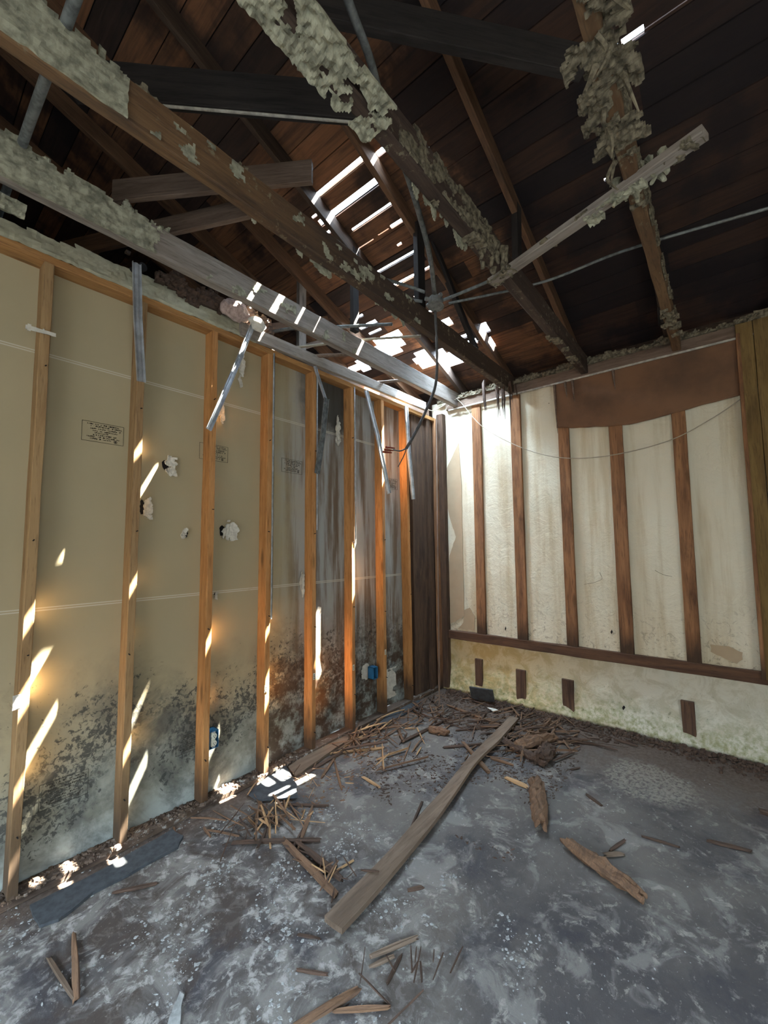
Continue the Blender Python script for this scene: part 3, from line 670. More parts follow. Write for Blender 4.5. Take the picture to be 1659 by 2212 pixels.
channel('d', [(-1.70, -.045, 2.62), (-1.74, -.05, 2.35), (-1.79, -.04, 2.02)], .045, 'bent dark metal strip hanging in front of the fifth stud', mat='conduit')
channel('e', [(-1.215, -.02, 2.83), (-1.09, -.04, 2.45), (-.925, -.03, 1.95)], .045, 'bright metal strip slanting across the seventh stud')
channel('f', [(-.625, -.016, 2.84), (-.60, -.02, 2.4), (-.535, -.018, 1.93)], .05, 'blue white metal strip over the eighth stud')
for x, z0, z1, l in ((-2.158, 1.0, 2.83, 'fourth'), (-1.76, 1.6, 2.83, 'fifth'), (-1.343, 1.5, 2.83, 'sixth')):
    bm = bmesh.new(); box(bm, x, x+.012, -.006, -.003, z0, z1); box(bm, x+.009, x+.012, -.006, .01, z0, z1)
    tag(obj('corner_bead', bm, M['metal']), 'thin pale metal edging on the right side of the %s stud' % l, 'edging', 'thin metal edgings on studs')

# leftover ceiling board wavy over the left wall head
fn = lambda u, v: v < .105+.07*nz(u, 0, 2.1, 7)+.02*nz(u, 0, 9, 8)+(.05 if u > 3.0 else 0)
bm = crust_bm((-6.3, -.004, 2.85), (1, 0, 0), (0, 0, 1), (0, -1, 0), 4.0, .16, .016, fn, .010, seed=71)
for v in bm.verts:
    k = max(0, v.co.z-2.86); v.co.y -= .02*mn.noise(Vector((v.co.x*3, 1, 5)))*k/.1; v.co.y += .5*k
tag(obj('torn_ceiling_board', bm, M['cream']), 'wavy cream strip of torn ceiling board left along the left wall head', 'board scrap')
bm = crust_bm((-5.2, -.03, 2.95), (1, 0, 0), (0, -.35, .9), (0, -1, -.3), 1.72, .12, .012, lambda u, v: v < .07+.05*nz(u, 0, 8, 3) and u < 1.70, .035, seed=77)
tag(obj('plaster_residue', bm, M['crust']), 'thick ragged plaster at the far left over the top plate', 'plaster')
bm = crust_bm((-3.1, .05, 2.93), (1, -.02, 0), (0, -.2, 1), (0, -1, 0), .95, .16, .012, lambda u, v: nz(u, v, 7, 81)+.3*nz(u, v, 30, 2) > -.05+.8*abs(v/.16-.45), .03, seed=81)
tag(obj('debris_clump', bm, M['stickd']), 'dark matted debris between the joist and the cream ceiling strip', 'debris')
bm = bmesh.new(); bmesh.ops.create_icosphere(bm, subdivisions=4, radius=.085, matrix=Matrix.Translation((-2.46, -.02, 3.0)) @ Matrix.Diagonal((1.2, .6, .8, 1)))
for v in bm.verts: v.co += mn.noise_vector(v.co*14)*.022+mn.noise_vector(v.co*50)*.007
tag(obj('insulation_tuft', bm, M['pink']), 'pinkish insulation tuft on the wall head beside the sunlit joist', 'insulation')
bm = bmesh.new(); bmesh.ops.create_icosphere(bm, subdivisions=3, radius=.05, matrix=Matrix.Translation((-2.32, -.05, 2.955)) @ Matrix.Diagonal((1.3, .6, .8, 1)))
for v in bm.verts: v.co += mn.noise_vector(v.co*20)*.02
tag(obj('insulation_tuft', bm, M['paper']), 'pale crumpled paper scrap at the top of the sunlit slanting strip', 'paper')
bm = tube_bm([Vector((-3.03, .10, 3.01)), Vector((-3.01, -.02, 3.0))], .022, sides=16); tag(obj('pipe_end', bm, M['black']), 'black open pipe end above the blue grey channel', 'pipe')

# ------------------------------------------------------------------ conduits and wiring
def pipe(pts, r, mat, lab, cat='conduit', nm='conduit', n_=6, parent=None):
    o = obj(nm, tube_bm(smooth_path(pts, n_), r, sides=10), M[mat], parent, smooth=True)
    return tag(o, lab, cat) if parent is None else o
pipe([(-3.55, -2.5, 3.125), (-3.552, -.98, 3.12), (-3.556, -.63, 3.12), (-3.557, -.2, 3.125), (-3.557, .4, 3.12)], .017, 'conduit', 'grey pipe laid across the two left joists at the picture edge')
pipe([(-3.25, -1.68, 3.12), (-3.035, -1.596, 3.11), (-2.875, -1.547, 3.10), (-2.706, -1.468, 3.11), (-2.509, -1.407, 3.10), (-2.242, -1.305, 3.10), (-1.928, -1.166, 3.10), (-1.66, -1.02, 3.09)], .014, 'conduit', 'grey conduit running beside the third joist to the junction box')
pipe([(-.9, -3.6, 3.11), (-1.156, -2.624, 3.1), (-1.266, -2.028, 3.11), (-1.301, -1.578, 3.1), (-1.50, -1.03, 3.09)], .008, 'conduit', 'long thin pale cable crossing the dark roof on the right')
pipe([(-1.57, -1.02, 3.08), (-1.50, -1.25, 3.12), (-1.50, -1.5, 3.12)], .010, 'conduit', 'dark cable from the junction box over the third joist')
pipe([(-1.68, -.96, 3.11), (-1.75, -.88, 3.15), (-1.9, -.84, 3.13), (-2.0, -.80, 3.12)], .010, 'conduit', 'curved cable looping left from the junction box')
pipe([(-1.62, -.9, 3.10), (-1.72, -.78, 3.12), (-1.78, -.70, 3.13)], .010, 'conduit', 'short clamped conduit stub left of the junction box')
pipe([(-1.50, -.55, 3.12), (-1.75, -.2, 3.12), (-1.98, .05, 3.1), (-2.1, .2, 3.06)], .012, 'conduit', 'pale conduit crossing behind the sunlit joist')
pipe([(-1.2, -.6, 3.13), (-1.5, -.18, 3.12), (-2.0, .15, 2.97), (-2.2, .18, 2.95)], .010, 'wire', 'second pale cable crossing lower behind the sunlit joist')
pipe([(-1.95, .10, 2.90), (-1.55, -.16, 2.99), (-1.4, -.19, 3.0)], .014, 'greybr', 'weathered stick bridging the wall head and the sunlit joist', 'stick', 'stick')
pipe([(-1.05, .02, 2.96), (-.85, -.15, 3.0), (-.75, -.2, 3.03)], .013, 'greybr', 'dark stick bridging the sunlit ledger and the first joist', 'stick', 'stick')
jb = empty('junction_box', (-1.60, -.99, 3.05), 'round grey metal junction box hanging among conduits between the joists', 'junction box')
bm = bmesh.new(); bmesh.ops.create_cone(bm, cap_ends=True, segments=8, radius1=.050, radius2=.050, depth=.045, matrix=Matrix.Translation((-1.60, -.99, 3.075)))
bmesh.ops.bevel(bm, geom=bm.edges[:], offset=.004, segments=1, affect='EDGES'); obj('box_body', bm, M['box'], jb)
bm = bmesh.new(); bmesh.ops.create_cone(bm, cap_ends=True, segments=20, radius1=.054, radius2=.054, depth=.004, matrix=Matrix.Translation((-1.59, -.985, 3.046)) @ Matrix.Rotation(.15, 4, 'Y')); obj('cover_plate', bm, M['box'], jb)
for a in (0, 1.4, 2.6, 4.2): 
    p = Vector((-1.6+.05*math.cos(a), -.99+.05*math.sin(a), 3.078)); obj('clamp', tube_bm([p, p+Vector((.025*math.cos(a), .025*math.sin(a), 0))], .013, sides=8), M['box'], jb)
CB = [on(1, -.98, *q) for q in ((940, 672), (944, 760), (941, 830), (921, 885), (897, 935), (878, 968))]; e_ = CB[-1]
hc = pipe(CB, .009, 'wired', 'dark cable hanging from the junction box to a spray of bare wires', 'cable', 'hanging_cable')
pipe([e_, on(1, -.98, 865, 974), on(1, -.98, 850, 972)], .004, 'wired', '', nm='bare_wire', parent=hc)
pipe([e_, on(1, -.98, 872, 985), on(1, -.98, 860, 1008)], .003, 'wired', '', nm='bare_wire', parent=hc)
pipe([e_, on(1, -.98, 884, 958), on(1, -.98, 893, 948)], .003, 'wired', '', nm='bare_wire', parent=hc)
for q in range(3):
    p = on(1, -.98, 852-3*q, 968+5*q); obj('wire_nut', tube_bm([p, on(1, -.98, 834-3*q, 966+5*q)], .006, sides=8, rf=lambda t: .6+.5*t), M['red'], hc)
pipe([(-.03, -.22, 3.04), (-.03, -.30, 2.97), (-.03, -.524, 2.677), (-.03, -.852, 2.431), (-.03, -1.15, 2.28), (-.03, -1.422, 2.213), (-.03, -1.74, 2.205), (-.03, -2.086, 2.259), (-.03, -2.35, 2.38), (-.03, -2.52, 2.49)], .0035, 'wire', 'thin pale wire sagging across the right wall studs', 'wire', 'sagging_wire')
pipe([(-.03, -.21, 3.0), (-.03, -.13, 2.96), (-.03, -.105, 2.88), (-.03, -.15, 2.776)], .003, 'wire', 'short curled pale wire beside the corner', 'wire', 'sagging_wire')
pipe([(-.35, .0, 2.95), (-.22, -.06, 2.89), (-.1, -.2, 2.98), (-.06, -.3, 3.02)], .004, 'wire', 'pale wire looped over the corner of the wall head', 'wire', 'sagging_wire')

# ------------------------------------------------------------------ right wall framing
RG = 'old studs on the right wall'
rs = [(-.39, -.485, 'first old stud from the corner, right of the torn plaster sliver'), (-.803, -.900, 'second old stud from the corner, under the splintered joist end'),
      (-1.243, -1.333, 'third old stud from the corner, with a dark split down its top'), (-1.650, -1.748, 'fourth old stud from the corner, below the middle of the brown sheet'),
      (-2.085, -2.172, 'fifth old stud from the corner, darkest and nearest the right edge')]
for k, (a, b, lab) in enumerate(rs):
    tag(beam('wall_stud', (.016, (a+b)/2, .60), (.016, (a+b)/2-.012, 2.92), abs(b-a), .032, M['oldstud'], up=(1, 0, 0), jit=.003), lab, 'stud', RG)
bm = bmesh.new(); box(bm, -.004, -.001, -1.275, -1.285, 1.75, 2.50); bm.free()
BG = 'cut stud stubs below the rail'
for a, b, z0, z1, lab in ((-.36, -.435, .075, .35, 'stub nearest the corner, beside the leaning dark scrap'), (-.775, -.865, .045, .32, 'second stub from the corner'),
                          (-1.185, -1.28, .03, .31, 'third stub from the corner, palest of the four'), (-2.03, -2.11, .03, .315, 'stub farthest right, black and alone')):
    tag(beam('stud_stub', (.012, (a+b)/2, z0), (.012, (a+b)/2, z1), abs(b-a), .035, M['block'], up=(1, 0, 0), jit=.004), lab, 'wood block', BG)
tag(beam('sill_rail', (.008, .02, .556), (.008, -2.62, .562), .04, .082, M['rail'], jit=.006), 'dark wooden rail along the right wall under the old studs', 'rail')
tag(beam('head_board', (.01, -.1, 2.99), (.01, -3.2, 2.99), .04, .11, M['greybr'], jit=.003), 'grey brown board along the head of the right wall', 'board')
bm = bmesh.new(); box(bm, -.022, -.012, -3.2, -.14, 2.918, 2.932); obj('trim_1', bm, M['white'], kind='structure')
bm = crust_bm((-.012, 0, 3.02), (0, -1, 0), (0, 0, 1), (-1, 0, 0), 3.1, .075, .012, lambda u, v: v < .045+.03*nz(u, 0, 6, 9)+.02*nz(u, 0, 25, 9), .035, seed=91); tag(obj('torn_ceiling_edge', bm, M['crustd']), 'ragged pale edge of torn ceiling along the right wall head', 'board scrap')
# brown sheet
bm = bmesh.new(); N1, N2 = 60, 22; gr = {}
for i in range(N1+1):
    for j in range(N2+1):
        t = i/N1; y = -1.245-1.27*t; lo_ = 2.52-.09*math.sin(min(1, t/.62)*math.pi*.5)*(1) + (.085*max(0, t-.45)/.55)+.006*nz(t, 0, 14)
        z = lo_+(2.93-lo_)*j/N2; gr[i, j] = bm.verts.new((-.010-.006*nz(y, z, 3)-.012*(1-j/N2)*max(0, nz(y, 0, 2.5, 3)), y, z))
for i in range(N1):
    for j in range(N2): bm.faces.new((gr[i, j], gr[i+1, j], gr[i+1, j+1], gr[i, j+1]))
r = bmesh.ops.extrude_face_region(bm, geom=bm.faces[:]); bmesh.ops.translate(bm, vec=(.005, 0, 0), verts=[g for g in r['geom'] if isinstance(g, bmesh.types.BMVert)])
bsn = tag(obj('brown_sheet', bm, M['brownsheet'], smooth=True), 'large brown sheet hung across the tops of the right wall studs', 'sheet')
for y, L in ((-1.34, .15), (-1.40, .2), (-1.245, .45), (-1.72, .17)):
    p = Vector((-.022, y, 2.915)); obj('hanging_splinter', tube_bm([p, p+Vector((-.004, -.006, -L*.6)), p+Vector((-.002, -.012, -L))], .012, sides=5, rf=lambda t: 1.05-.9*t), M['greybr'], bsn)
# panelled post at the right edge
pn = empty('panelled_post', (0, -2.8, 0), 'olive brown panelled post closing the right edge of the wall', 'post')
for k in range(5): beam('panel_board', (-.008, -2.55-.095*k, .52 if k else .56), (-.008, -2.55-.095*k, 3.02), .092, .05, M['panel'], up=(1, 0, 0), parent=pn, jit=.002)
beam('edge_strip', (-.018, -2.50, .56), (-.018, -2.515, 2.95), .022, .05, M['oldstud'], up=(1, 0, 0), parent=pn)
# peeled plaster: brown sliver, patches and cracks
def flat(pts, x, mat, name, label):
    bm = bmesh.new(); out = []
    for i, p in enumerate(pts):
        q = pts[(i+1) % len(pts)]
        for k in range(6):
            t = k/6; y = p[0]+(q[0]-p[0])*t; z = p[1]+(q[1]-p[1])*t; out.append((y+.006*nz(y, z, 25), z+.006*nz(z, y, 25, 3)))
    f_ = bm.faces.new([bm.verts.new((x, a, b)) for a, b in out]); r = bmesh.ops.extrude_face_region(bm, geom=[f_]); bmesh.ops.translate(bm, vec=(.004, 0, 0), verts=[g for g in r['geom'] if isinstance(g, bmesh.types.BMVert)])
    o = obj(name, bm, M[mat], wr); o['label'] = label
def px(*l): return [(on(0, .028, u, v).y, on(0, .028, u, v).z) for u, v in l]
flat(px((964, 1014), (991, 957), (997, 1050), (1000, 1200), (1004, 1330), (966, 1352), (965, 1290), (971, 1200), (985, 1160), (972, 1120), (963, 1075)), .025, 'undercoat', 'bare_patch', 'tan undercoat where plaster peeled in a tall sliver')
flat(px((1003, 1318), (1015, 1312), (1026, 1332), (1024, 1362), (990, 1358), (1001, 1345)), .026, 'undercoat', 'bare_patch', 'tan bare patch at the foot beside the first stud')
flat(px((1536, 1392), (1575, 1397), (1604, 1410), (1603, 1424), (1592, 1434), (1560, 1420), (1535, 1408)), .026, 'undercoat', 'bare_patch', 'tan bare patch at the lower right of the plaster')
for k, (u, v, w_, h_) in enumerate(((1348, 1528, 7, 10), (1352, 1546, 4, 5), (1092, 1358, 3, 10), (1186, 871, 2, 2), (1321, 1365, 5, 9))):
    flat(px((u-w_/2, v), (u, v-h_/2), (u+w_/2, v), (u, v+h_/2)), .010 if v > 1450 else .027, 'black', 'small_hole', 'small black hole')
def crack(pts, x=.027):
    bm = bmesh.new(); pp = smooth_path([Vector((x, *q)) for q in px(*pts)], 5); pp = [p+Vector((0, .006*nz(p.z, p.y, 30), .004*nz(p.y, p.z, 30, 2))) for p in pp]
    obj('crack', tube_bm(pp, .0013, sides=4), M['crustd'], wr)
for c in (((1295, 1236), (1300, 1250), (1285, 1258), (1262, 1262)), ((1415, 1232), (1430, 1240), (1452, 1246)), ((1635, 1483), (1620, 1502), (1600, 1515), (1580, 1520)),
          ((988, 1010), (978, 1035), (970, 1060))): crack(c)

# ------------------------------------------------------------------ floor debris
def stickbm(L, w_, h_, seed, frayed=.01, bend=0.0): return beam_bm(L, w_, h_, jit=w_*.35, seed=seed, bev=w_*.2, frayed=frayed, bend=bend, taper=lambda t: .55+.45*math.sin(math.pi*min(1, max(.0, .12+.76*t))), seg=8)
def floor_stick(a, b, w_, h_, mat, lab, name='wood_stick', cat='stick', z=0.0, za=0.0, zb=0.0, group=None):
    p, q = fl(*a), fl(*b); p.z = h_/2+z+za; q.z = h_/2+z+zb
    _seed[0] += 1; o = obj(name, stickbm((q-p).length, w_, h_, _seed[0]), M[mat]); o.matrix_basis = orient(p, q, (0, 0, 1)); return tag(o, lab, cat, group)
# the long plank, bowed
bm = bmesh.new(); path = smooth_path([(-2.645, -1.118, .028), (-2.23, -1.095, .030), (-1.72, -1.04, .034), (-1.25, -.972, .036), (-.8, -.945, .034), (-.385, -.91, .03)], 10); rings = []
for i, p in enumerate(path):
    d_ = (path[min(i+1, len(path)-1)]-path[max(i-1, 0)]).normalized(); s = Vector((-d_.y, d_.x, 0)).normalized(); t = i/(len(path)-1)
    wd = .046-.010*t-.008*math.sin(math.pi*min(1, max(0, (t-.35)/.4)))+.003*nz(t, 0, 7)-(.012 if .28 < t < .42 else 0)*0; cup = .003
    sx = .010*((-1)**i)*(1 if i in (0, len(path)-1) else 0)
    rings.append([bm.verts.new(p+s*a*wd+Vector((0, 0, b*.011+cup*abs(a)))) for a, b in ((-1, -1), (0, -1), (1, -1), (1, 1), (0, 1), (-1, 1))])
for i in range(len(rings)-1):
    for j in range(6): bm.faces.new((rings[i][j], rings[i][(j+1) % 6], rings[i+1][(j+1) % 6], rings[i+1][j]))
bm.faces.new(rings[0][::-1]); bm.faces.new(rings[-1]); me_pl = obj('floor_plank', bm, M['plank']); tag(me_pl, 'long flat grey brown plank lying across the middle of the floor', 'plank')
# rotten chunk and log
def rotten(a, b, r, mat, lab, nm, seed, z=0.0):
    p, q = fl(*a), fl(*b); p.z = q.z = r*.75+z; bm = bmesh.new(); n_ = 6; d_ = (q-p)
    for k in range(n_):
        an = 2*math.pi*k/n_; s = Vector((-d_.y, d_.x, 0)).normalized(); off = s*math.cos(an)*r*.55+Vector((0, 0, math.sin(an)*r*.4)); t0, t1 = random.uniform(-.04, .10), random.uniform(.86, 1.05)
        tube_bm([p+d_*(t0+(t1-t0)*i/9)+off*(1.1-.35*abs(i/9-.4)) for i in range(10)], r*.48, bm, 7, rf=lambda t: .6+.5*math.sin(math.pi*min(.95, .1+.85*t)))
    for v in bm.verts: v.co += mn.noise_vector(v.co*26+Vector((seed, 0, 0)))*r*.45; v.co.z = max(v.co.z, .002)
    return tag(obj(nm, bm, M[mat], smooth=False), lab, 'wood chunk')
rotten((1158, 1697), (1168, 1800), .045, 'stick', 'frayed reddish chunk of rotten wood on its own right of the plank', 'rotten_chunk', 1)
rotten((1222, 1828), (1392, 1952), .034, 'stick', 'short rotten log lying on the open floor at the right', 'rotten_log', 2)
rotten((1110, 1625), (1200, 1600), .045, 'stick', 'brown rotten lump in the pile right of the plank', 'rotten_chunk', 3)
rotten((1165, 1655), (1190, 1625), .05, 'stickd', 'dark burst lump of rotten wood at the near end of the right pile', 'rotten_chunk', 4)
rotten((1085, 1605), (1180, 1660), .03, 'stickd', 'dark rotten length under the right pile', 'rotten_chunk', 5)
rotten((925, 1580), (970, 1590), .03, 'stick', 'mossy brown chunk left of the plank near the corner', 'rotten_chunk', 6)
NS = [((612, 1818), (728, 1940), .030, .022, 'stick', 'thick split stick pointing at the near end of the plank'),
      ((640, 1822), (738, 1905), .026, .02, 'stickd', 'dark split stick beside the thick one at the near end of the plank'),
      ((500, 1824), (694, 1819), .022, .018, 'stickd', 'dark stick lying crosswise over the thick split stick'),
      ((675, 1745), (645, 1838), .016, .015, 'stick', 'upright looking stick leaning over the crosswise one'),
      ((630, 1838), (668, 1770), .012, .01, 'stickd', 'thin dark stick beside the leaning one'),
      ((618, 1740), (708, 1743), .014, .012, 'stickd', 'dark stick just right of the felt scrap'),
      ((723, 1640), (694, 1682), .018, .012, 'stick', 'left one of two sticks splayed below the left pile'),
      ((722, 1645), (738, 1708), .014, .012, 'stick', 'right one of two sticks splayed below the left pile'),
      ((783, 1680), (820, 1702), .018, .010, 'stickl', 'small pale pointed splinter on the open floor'),
      ((912, 1735), (886, 1796), .014, .012, 'stickd', 'black sliver against the left edge of the plank'),
      ((935, 1735), (895, 1780), .012, .012, 'stickd', 'second black sliver touching the plank'),
      ((1000, 1606), (1056, 1672), .030, .02, 'stick', 'stick passing under the plank towards the chunk'),
      ((958, 1617), (1110, 1604), .018, .016, 'stickd', 'dark stick behind the far half of the plank'),
      ((870, 1605), (975, 1552), .026, .02, 'stickd', 'dark brown stick slanting up to the corner pile'),
      ((985, 1580), (1075, 1571), .018, .014, 'stickd', 'straight dark stick left of the far end of the plank'),
      ((965, 1525), (1078, 1568), .030, .018, 'stick', 'long pale brown stick in front of the leaning dark scrap'),
      ((1092, 1682), (1140, 1704), .020, .018, 'stickl', 'short orange stick beside the reddish chunk'),
      ((1060, 1640), (1108, 1655), .016, .014, 'stick', 'stick between the plank and the right pile'),
      ((712, 1630), (828, 1618), .020, .014, 'stickl', 'long pale brown sliver at the near edge of the left pile'),
      ((760, 1590), (860, 1570), .018, .014, 'stick', 'brown sliver along the top of the left pile'),
      ((630, 1690), (850, 1562), .024, .012, 'stickd', 'long thin dark strip lying along the left wall'),
      ((1232, 1603), (1295, 1612), .016, .012, 'stickd', 'dark stick by the right wall foot'),
      ((1112, 1572), (1215, 1602), .030, .02, 'stick', 'thick pale stick right of the far end of the plank'),
      ((1266, 1717), (1298, 1740), .024, .008, 'stickd', 'black leaf shaped sliver on the right floor'),
      ((1234, 1664), (1252, 1660), .012, .01, 'stickd', 'tiny black sliver right of the right pile'),
      ((1306, 1852), (1346, 1848), .022, .014, 'plank', 'grey splinter beside the curved one on the right floor'),
      ((1318, 1840), (1350, 1818), .014, .010, 'stickd', 'curved dark splinter above the grey one'),
      ((1386, 1808), (1466, 1832), .012, .010, 'stickd', 'thin dark splinter in the middle of the right floor'),
      ((1530, 1818), (1622, 1842), .022, .010, 'stickd', 'black splinter near the right edge of the floor'),
      ((1640, 1755), (1700, 1775), .030, .02, 'stickd', 'dark stick cut by the right edge of the picture'),
      ((802, 2070), (900, 2030), .020, .016, 'plank', 'pale split stick on the near floor below the plank'),
      ((800, 2092), (848, 2070), .012, .010, 'plank', 'smaller pale sliver just below the pale split stick'),
      ((838, 2125), (868, 2065), .012, .010, 'stickd', 'thin twig crossing below the pale split stick'),
      ((640, 2222), (776, 2142), .026, .014, 'stick', 'brown stick at the bottom edge of the picture'),
      ((720, 2188), (840, 2180), .012, .010, 'stick', 'curved pale twig at the bottom centre'),
      ((160, 2022), (166, 2165), .020, .016, 'stick', 'upright stick of the two on the near left floor'),
      ((105, 2075), (160, 2162), .014, .012, 'plank', 'thin pale stick meeting the upright one at the near left'),
      ((645, 2022), (690, 2030), .010, .008, 'stickd', 'tiny dark twig left of the near end of the plank'),
      ((642, 2098), (708, 2108), .012, .010, 'stickd', 'dark twig on the near floor, lower centre'),
      ((884, 1925), (914, 1918), .014, .008, 'stickd', 'small dark chip alone right of the plank'),
      ((780, 1905), (815, 1908), .010, .008, 'stickd', 'dark sliver lying on the near end of the plank'),
      ((245, 1932), (340, 1912), .016, .012, 'stickd', 'dark twig on the crumbled left floor'),
      ((375, 1790), (378, 1832), .014, .012, 'stick', 'short brown stick near the third stud'),
      ((440, 1790), (455, 1810), .014, .010, 'stick', 'short stick beside a whitish crumb patch')]
for a, b, w_, h_, mt, lab in NS:
    fl_z = .045 if lab.startswith('dark sliver lying') else 0
    floor_stick(a, b, w_, h_, mt, lab, z=fl_z)

# piles of splinters: every stick its own object
protos = []
for k in range(14):
    L = .08+.30*random.random(); _seed[0] += 1
    me = bpy.data.meshes.new('wood_splinter'); b_ = stickbm(L, random.uniform(.008, .02), random.uniform(.005, .012), _seed[0], .012, random.uniform(-.004, .008))
    bmesh.ops.translate(b_, vec=(-L/2, 0, 0), verts=b_.verts[:]); bmesh.ops.recalc_face_normals(b_, faces=b_.faces[:]); b_.to_mesh(me); b_.free(); protos.append((me, L))
pm = {}
def pile(cu, cv, ru, rv, n_, lab, grp, mats, ang=None, sc=1.0, seed=1):
    rq = random.Random(seed)
    for i in range(n_):
        u, v = rq.gauss(cu, ru), rq.gauss(cv, rv); p = fl(u, v)
        if p.y > -.03: p.y = -.03-.1*rq.random()
        if p.x > -.05: p.x = -.06-.1*rq.random()
        k = rq.randrange(len(protos)); mt = rq.choice(mats); key = (k, mt)
        if key not in pm: me = protos[k][0].copy(); me.materials.append(M[mt]); pm[key] = me
        o = bpy.data.objects.new('wood_splinter', pm[key]); C.objects.link(o)
        h = .008+.035*rq.random()*math.exp(-((u-cu)/ru)**2/2)
        o.location = (p.x, p.y, h); s = sc*rq.uniform(.6, 1.15); o.scale = (s, s, s)
        o.rotation_euler = (rq.uniform(-.5, .5), rq.uniform(-.06, .06), (rq.gauss(ang, .5) if ang is not None else rq.uniform(0, math.pi)))
        tag(o, lab, 'splinter', grp)
pile(800, 1590, 62, 24, 75, 'splinter of brown wood in the pile left of the plank', 'splinters in the left pile', ['stick', 'stickl', 'stick', 'stickd'], .4, .95, 1)
pile(980, 1545, 75, 18, 55, 'dark splinter in the pile near the corner', 'splinters in the corner pile', ['stickd', 'stick', 'stickd'], None, .8, 2)
pile(1150, 1600, 60, 26, 85, 'rotten splinter in the pile right of the plank', 'splinters in the right pile', ['stick', 'stickd', 'stick'], -.2, .95, 3)
pile(585, 1755, 40, 22, 36, 'brown splinter in the pile before the felt scrap', 'splinters in the near left pile', ['stick', 'stickl', 'stick'], 1.1, .7, 4)
pile(560, 1800, 50, 20, 16, 'splinter scattered beside the crosswise dark stick', 'splinters by the crosswise stick', ['stickd', 'stick'], None, .7, 5)
pile(680, 1690, 60, 22, 20, 'loose chip near the foot of the fifth stud', 'chips by the fifth stud', ['stickl', 'stick'], None, .4, 6)
pile(900, 1535, 60, 16, 40, 'short splinter between the left pile and the corner', 'splinters before the corner', ['stick', 'stickd', 'stick'], .2, .7, 12)
pile(1075, 1555, 60, 16, 40, 'splinter behind the far end of the plank', 'splinters behind the plank', ['stickd', 'stick', 'stick'], -.3, .75, 13)
pile(1240, 1600, 70, 12, 18, 'thin splinter along the foot of the right wall', 'splinters along the right wall', ['stickd'], -1.5, .7, 7)
pile(710, 1895, 25, 22, 14, 'splinter in the heap at the near end of the plank', 'splinters at the plank end', ['stickd', 'stick', 'stickl'], None, .55, 8)
pile(900, 2090, 60, 35, 12, 'twig on the near floor below the plank', 'twigs on the near floor', ['stickd'], .6, .5, 9)

# countless crumbs
def crumbs(name, n_, pos, size, mat, label, cat, seed, th=.25, elo=(.4, 1)):
    rq = random.Random(seed); bm = bmesh.new(); c_ = 0
    while c_ < n_:
        p = pos(rq)
        if p is None: continue
        c_ += 1; s = size*(.3+1.9*rq.random()**3); a0 = rq.uniform(0, 6.28); k = rq.choice((4, 5, 6)); z0 = p[2]; el = rq.uniform(*elo)
        R = [s*rq.uniform(.6, 1.1) for _ in range(k)]; ca, sa = math.cos(a0), math.sin(a0)
        def pt(i, h, f_):
            x, y = R[i]*math.cos(2*math.pi*i/k)*f_, R[i]*math.sin(2*math.pi*i/k)*el*f_; return bm.verts.new((p[0]+x*ca-y*sa, p[1]+x*sa+y*ca, z0+h))
        lo_ = [pt(i, -.002, 1) for i in range(k)]; hi_ = [pt(i, s*th*rq.uniform(.6, 1.4), .75) for i in range(k)]
        bm.faces.new(hi_)
        for i in range(k): bm.faces.new((lo_[i], lo_[(i+1) % k], hi_[(i+1) % k], hi_[i]))
    return tag(obj(name, bm, mat), label, cat, kind='stuff')
def clump(rq, x0, x1, y0, y1, s, thr, seed):
    x, y = rq.uniform(x0, x1), rq.uniform(y0, y1)
    return (x, y, 0.0) if mn.noise(Vector((x*s, y*s, seed)))+.5*mn.noise(Vector((x*s*3, y*s*3, seed))) > thr else None
crumbs('plaster_flakes', 3600, lambda r_: clump(r_, -3.9, -2.1, -1.75, .0, 4.5, .12, 1), .0055, M['flake'], 'pale plaster crumbs scattered over the near left floor', 'plaster crumbs', 1)
crumbs('fine_flakes', 700, lambda r_: clump(r_, -2.6, -.3, -2.2, -.1, 2.0, .05, 4), .0035, M['flake'], 'fine pale specks scattered over the middle of the floor', 'plaster crumbs', 2)
crumbs('wood_chips', 1500, lambda r_: clump(r_, -2.4, -.1, -.55, -.02, 2.2, -.05, 7), .011, M['stick'], 'small wood chips along the foot of the left wall', 'wood chips', 3, .12, (.2, .5))
crumbs('dark_chips', 5200, lambda r_: clump(r_, -1.9, -.02, -1.5, -.02, 1.6, -.08, 9), .009, M['stickd'], 'dark wood crumbs heaped near the corner', 'wood crumbs', 4, .2, (.15, .5))
crumbs('wall_foot_dirt', 2600, lambda r_: (lambda x: (x, r_.uniform(-3.0, -.1), (x+.18)*.10 if x > -.18 else 0))(-.05-abs(r_.gauss(0, .09))), .013, M['stickd'], 'band of brown dirt and crumbs along the foot of the right wall', 'dirt', 5, .4)
crumbs('sill_crumbs', 1500, lambda r_: (r_.uniform(-3.9, -1.9), -.02+.1*r_.random(), .037), .010, M['sill'], 'crumbled dirt on the sole plate between the left studs', 'dirt', 6, .4)

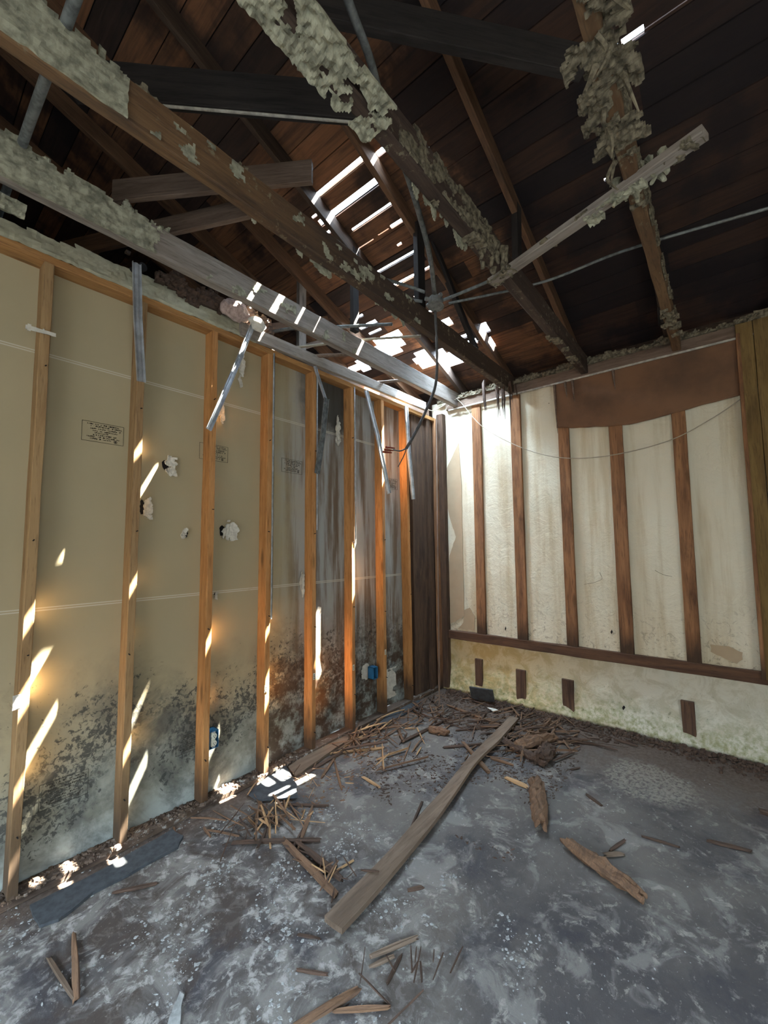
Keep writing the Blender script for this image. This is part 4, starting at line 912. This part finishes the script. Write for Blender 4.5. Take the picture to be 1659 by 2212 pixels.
# strips and scraps
def sheet(pts, z, th, mat, nm, lab, cat, curl=0.0, seed=1):
    bm = bmesh.new(); out = []
    for i, p in enumerate(pts):
        q = pts[(i+1) % len(pts)]
        for k in range(5):
            a = fl(p[0]+(q[0]-p[0])*k/5, p[1]+(q[1]-p[1])*k/5); out.append(Vector((a.x+.008*nz(a.x, a.y, 20, seed), a.y+.008*nz(a.y, a.x, 20, seed), z)))
    c_ = sum(out, Vector())/len(out); vs = [bm.verts.new(p+Vector((0, 0, curl*(p-c_).length))) for p in out]; cv = bm.verts.new(c_)
    for i in range(len(vs)): bm.faces.new((vs[i], vs[(i+1) % len(vs)], cv))
    r = bmesh.ops.extrude_face_region(bm, geom=bm.faces[:]); bmesh.ops.translate(bm, vec=(0, 0, th), verts=[g for g in r['geom'] if isinstance(g, bmesh.types.BMVert)])
    return tag(obj(nm, bm, M[mat]), lab, cat)
sheet([(62, 1962), (200, 1895), (372, 1798), (395, 1812), (385, 1835), (200, 1935), (130, 1990), (85, 2005)], .002, .012, 'shingle', 'felt_strip', 'grey felt strip lying along the foot of the left wall at the near end', 'felt strip')
sheet([(570, 1690), (615, 1658), (640, 1700), (642, 1728), (560, 1735), (535, 1722)], .004, .008, 'shingle', 'felt_scrap', 'dark felt scrap on the floor below the fourth stud', 'felt scrap', .04)
sheet([(622, 1662), (700, 1612), (742, 1590), (760, 1597), (700, 1640), (640, 1682)], .004, .016, 'plank', 'board_strip', 'brown board strip on the floor beside the fifth stud', 'board')
sheet([(790, 1560), (840, 1535), (905, 1515), (915, 1525), (850, 1558), (800, 1580)], .004, .010, 'shingle', 'felt_scrap', 'grey felt scrap at the foot of the seventh stud', 'felt scrap')
sheet([(362, 2222), (385, 2150), (395, 2155), (388, 2222)], .003, .005, 'flake', 'board_scrap', 'narrow pale scrap at the bottom edge, left of centre', 'scrap')
sheet([(455, 1700), (520, 1660), (560, 1655), (520, 1690), (470, 1712)], .04, .006, 'paper', 'paper_scrap', 'white crumpled paper on the sill under the third stud bay', 'paper')
sheet([(1052, 1532), (1072, 1536), (1082, 1540), (1066, 1541)], .012, .006, 'paper', 'paper_scrap', 'small white scrap before the leaning dark tile', 'paper')
# dark tile leaning on the right wall
bm = bmesh.new(); box(bm, -.11, .11, -.006, .006, 0, .15, .002)
for v in bm.verts: v.co.y += .02*math.cos(v.co.x*12)
o = obj('leaning_tile', bm, M['shingle']); o.location = (-.13, -.50, .012); o.rotation_euler = (math.radians(28), 0, math.radians(-78)); tag(o, 'dark curved tile leaning on the right wall near the corner', 'tile')
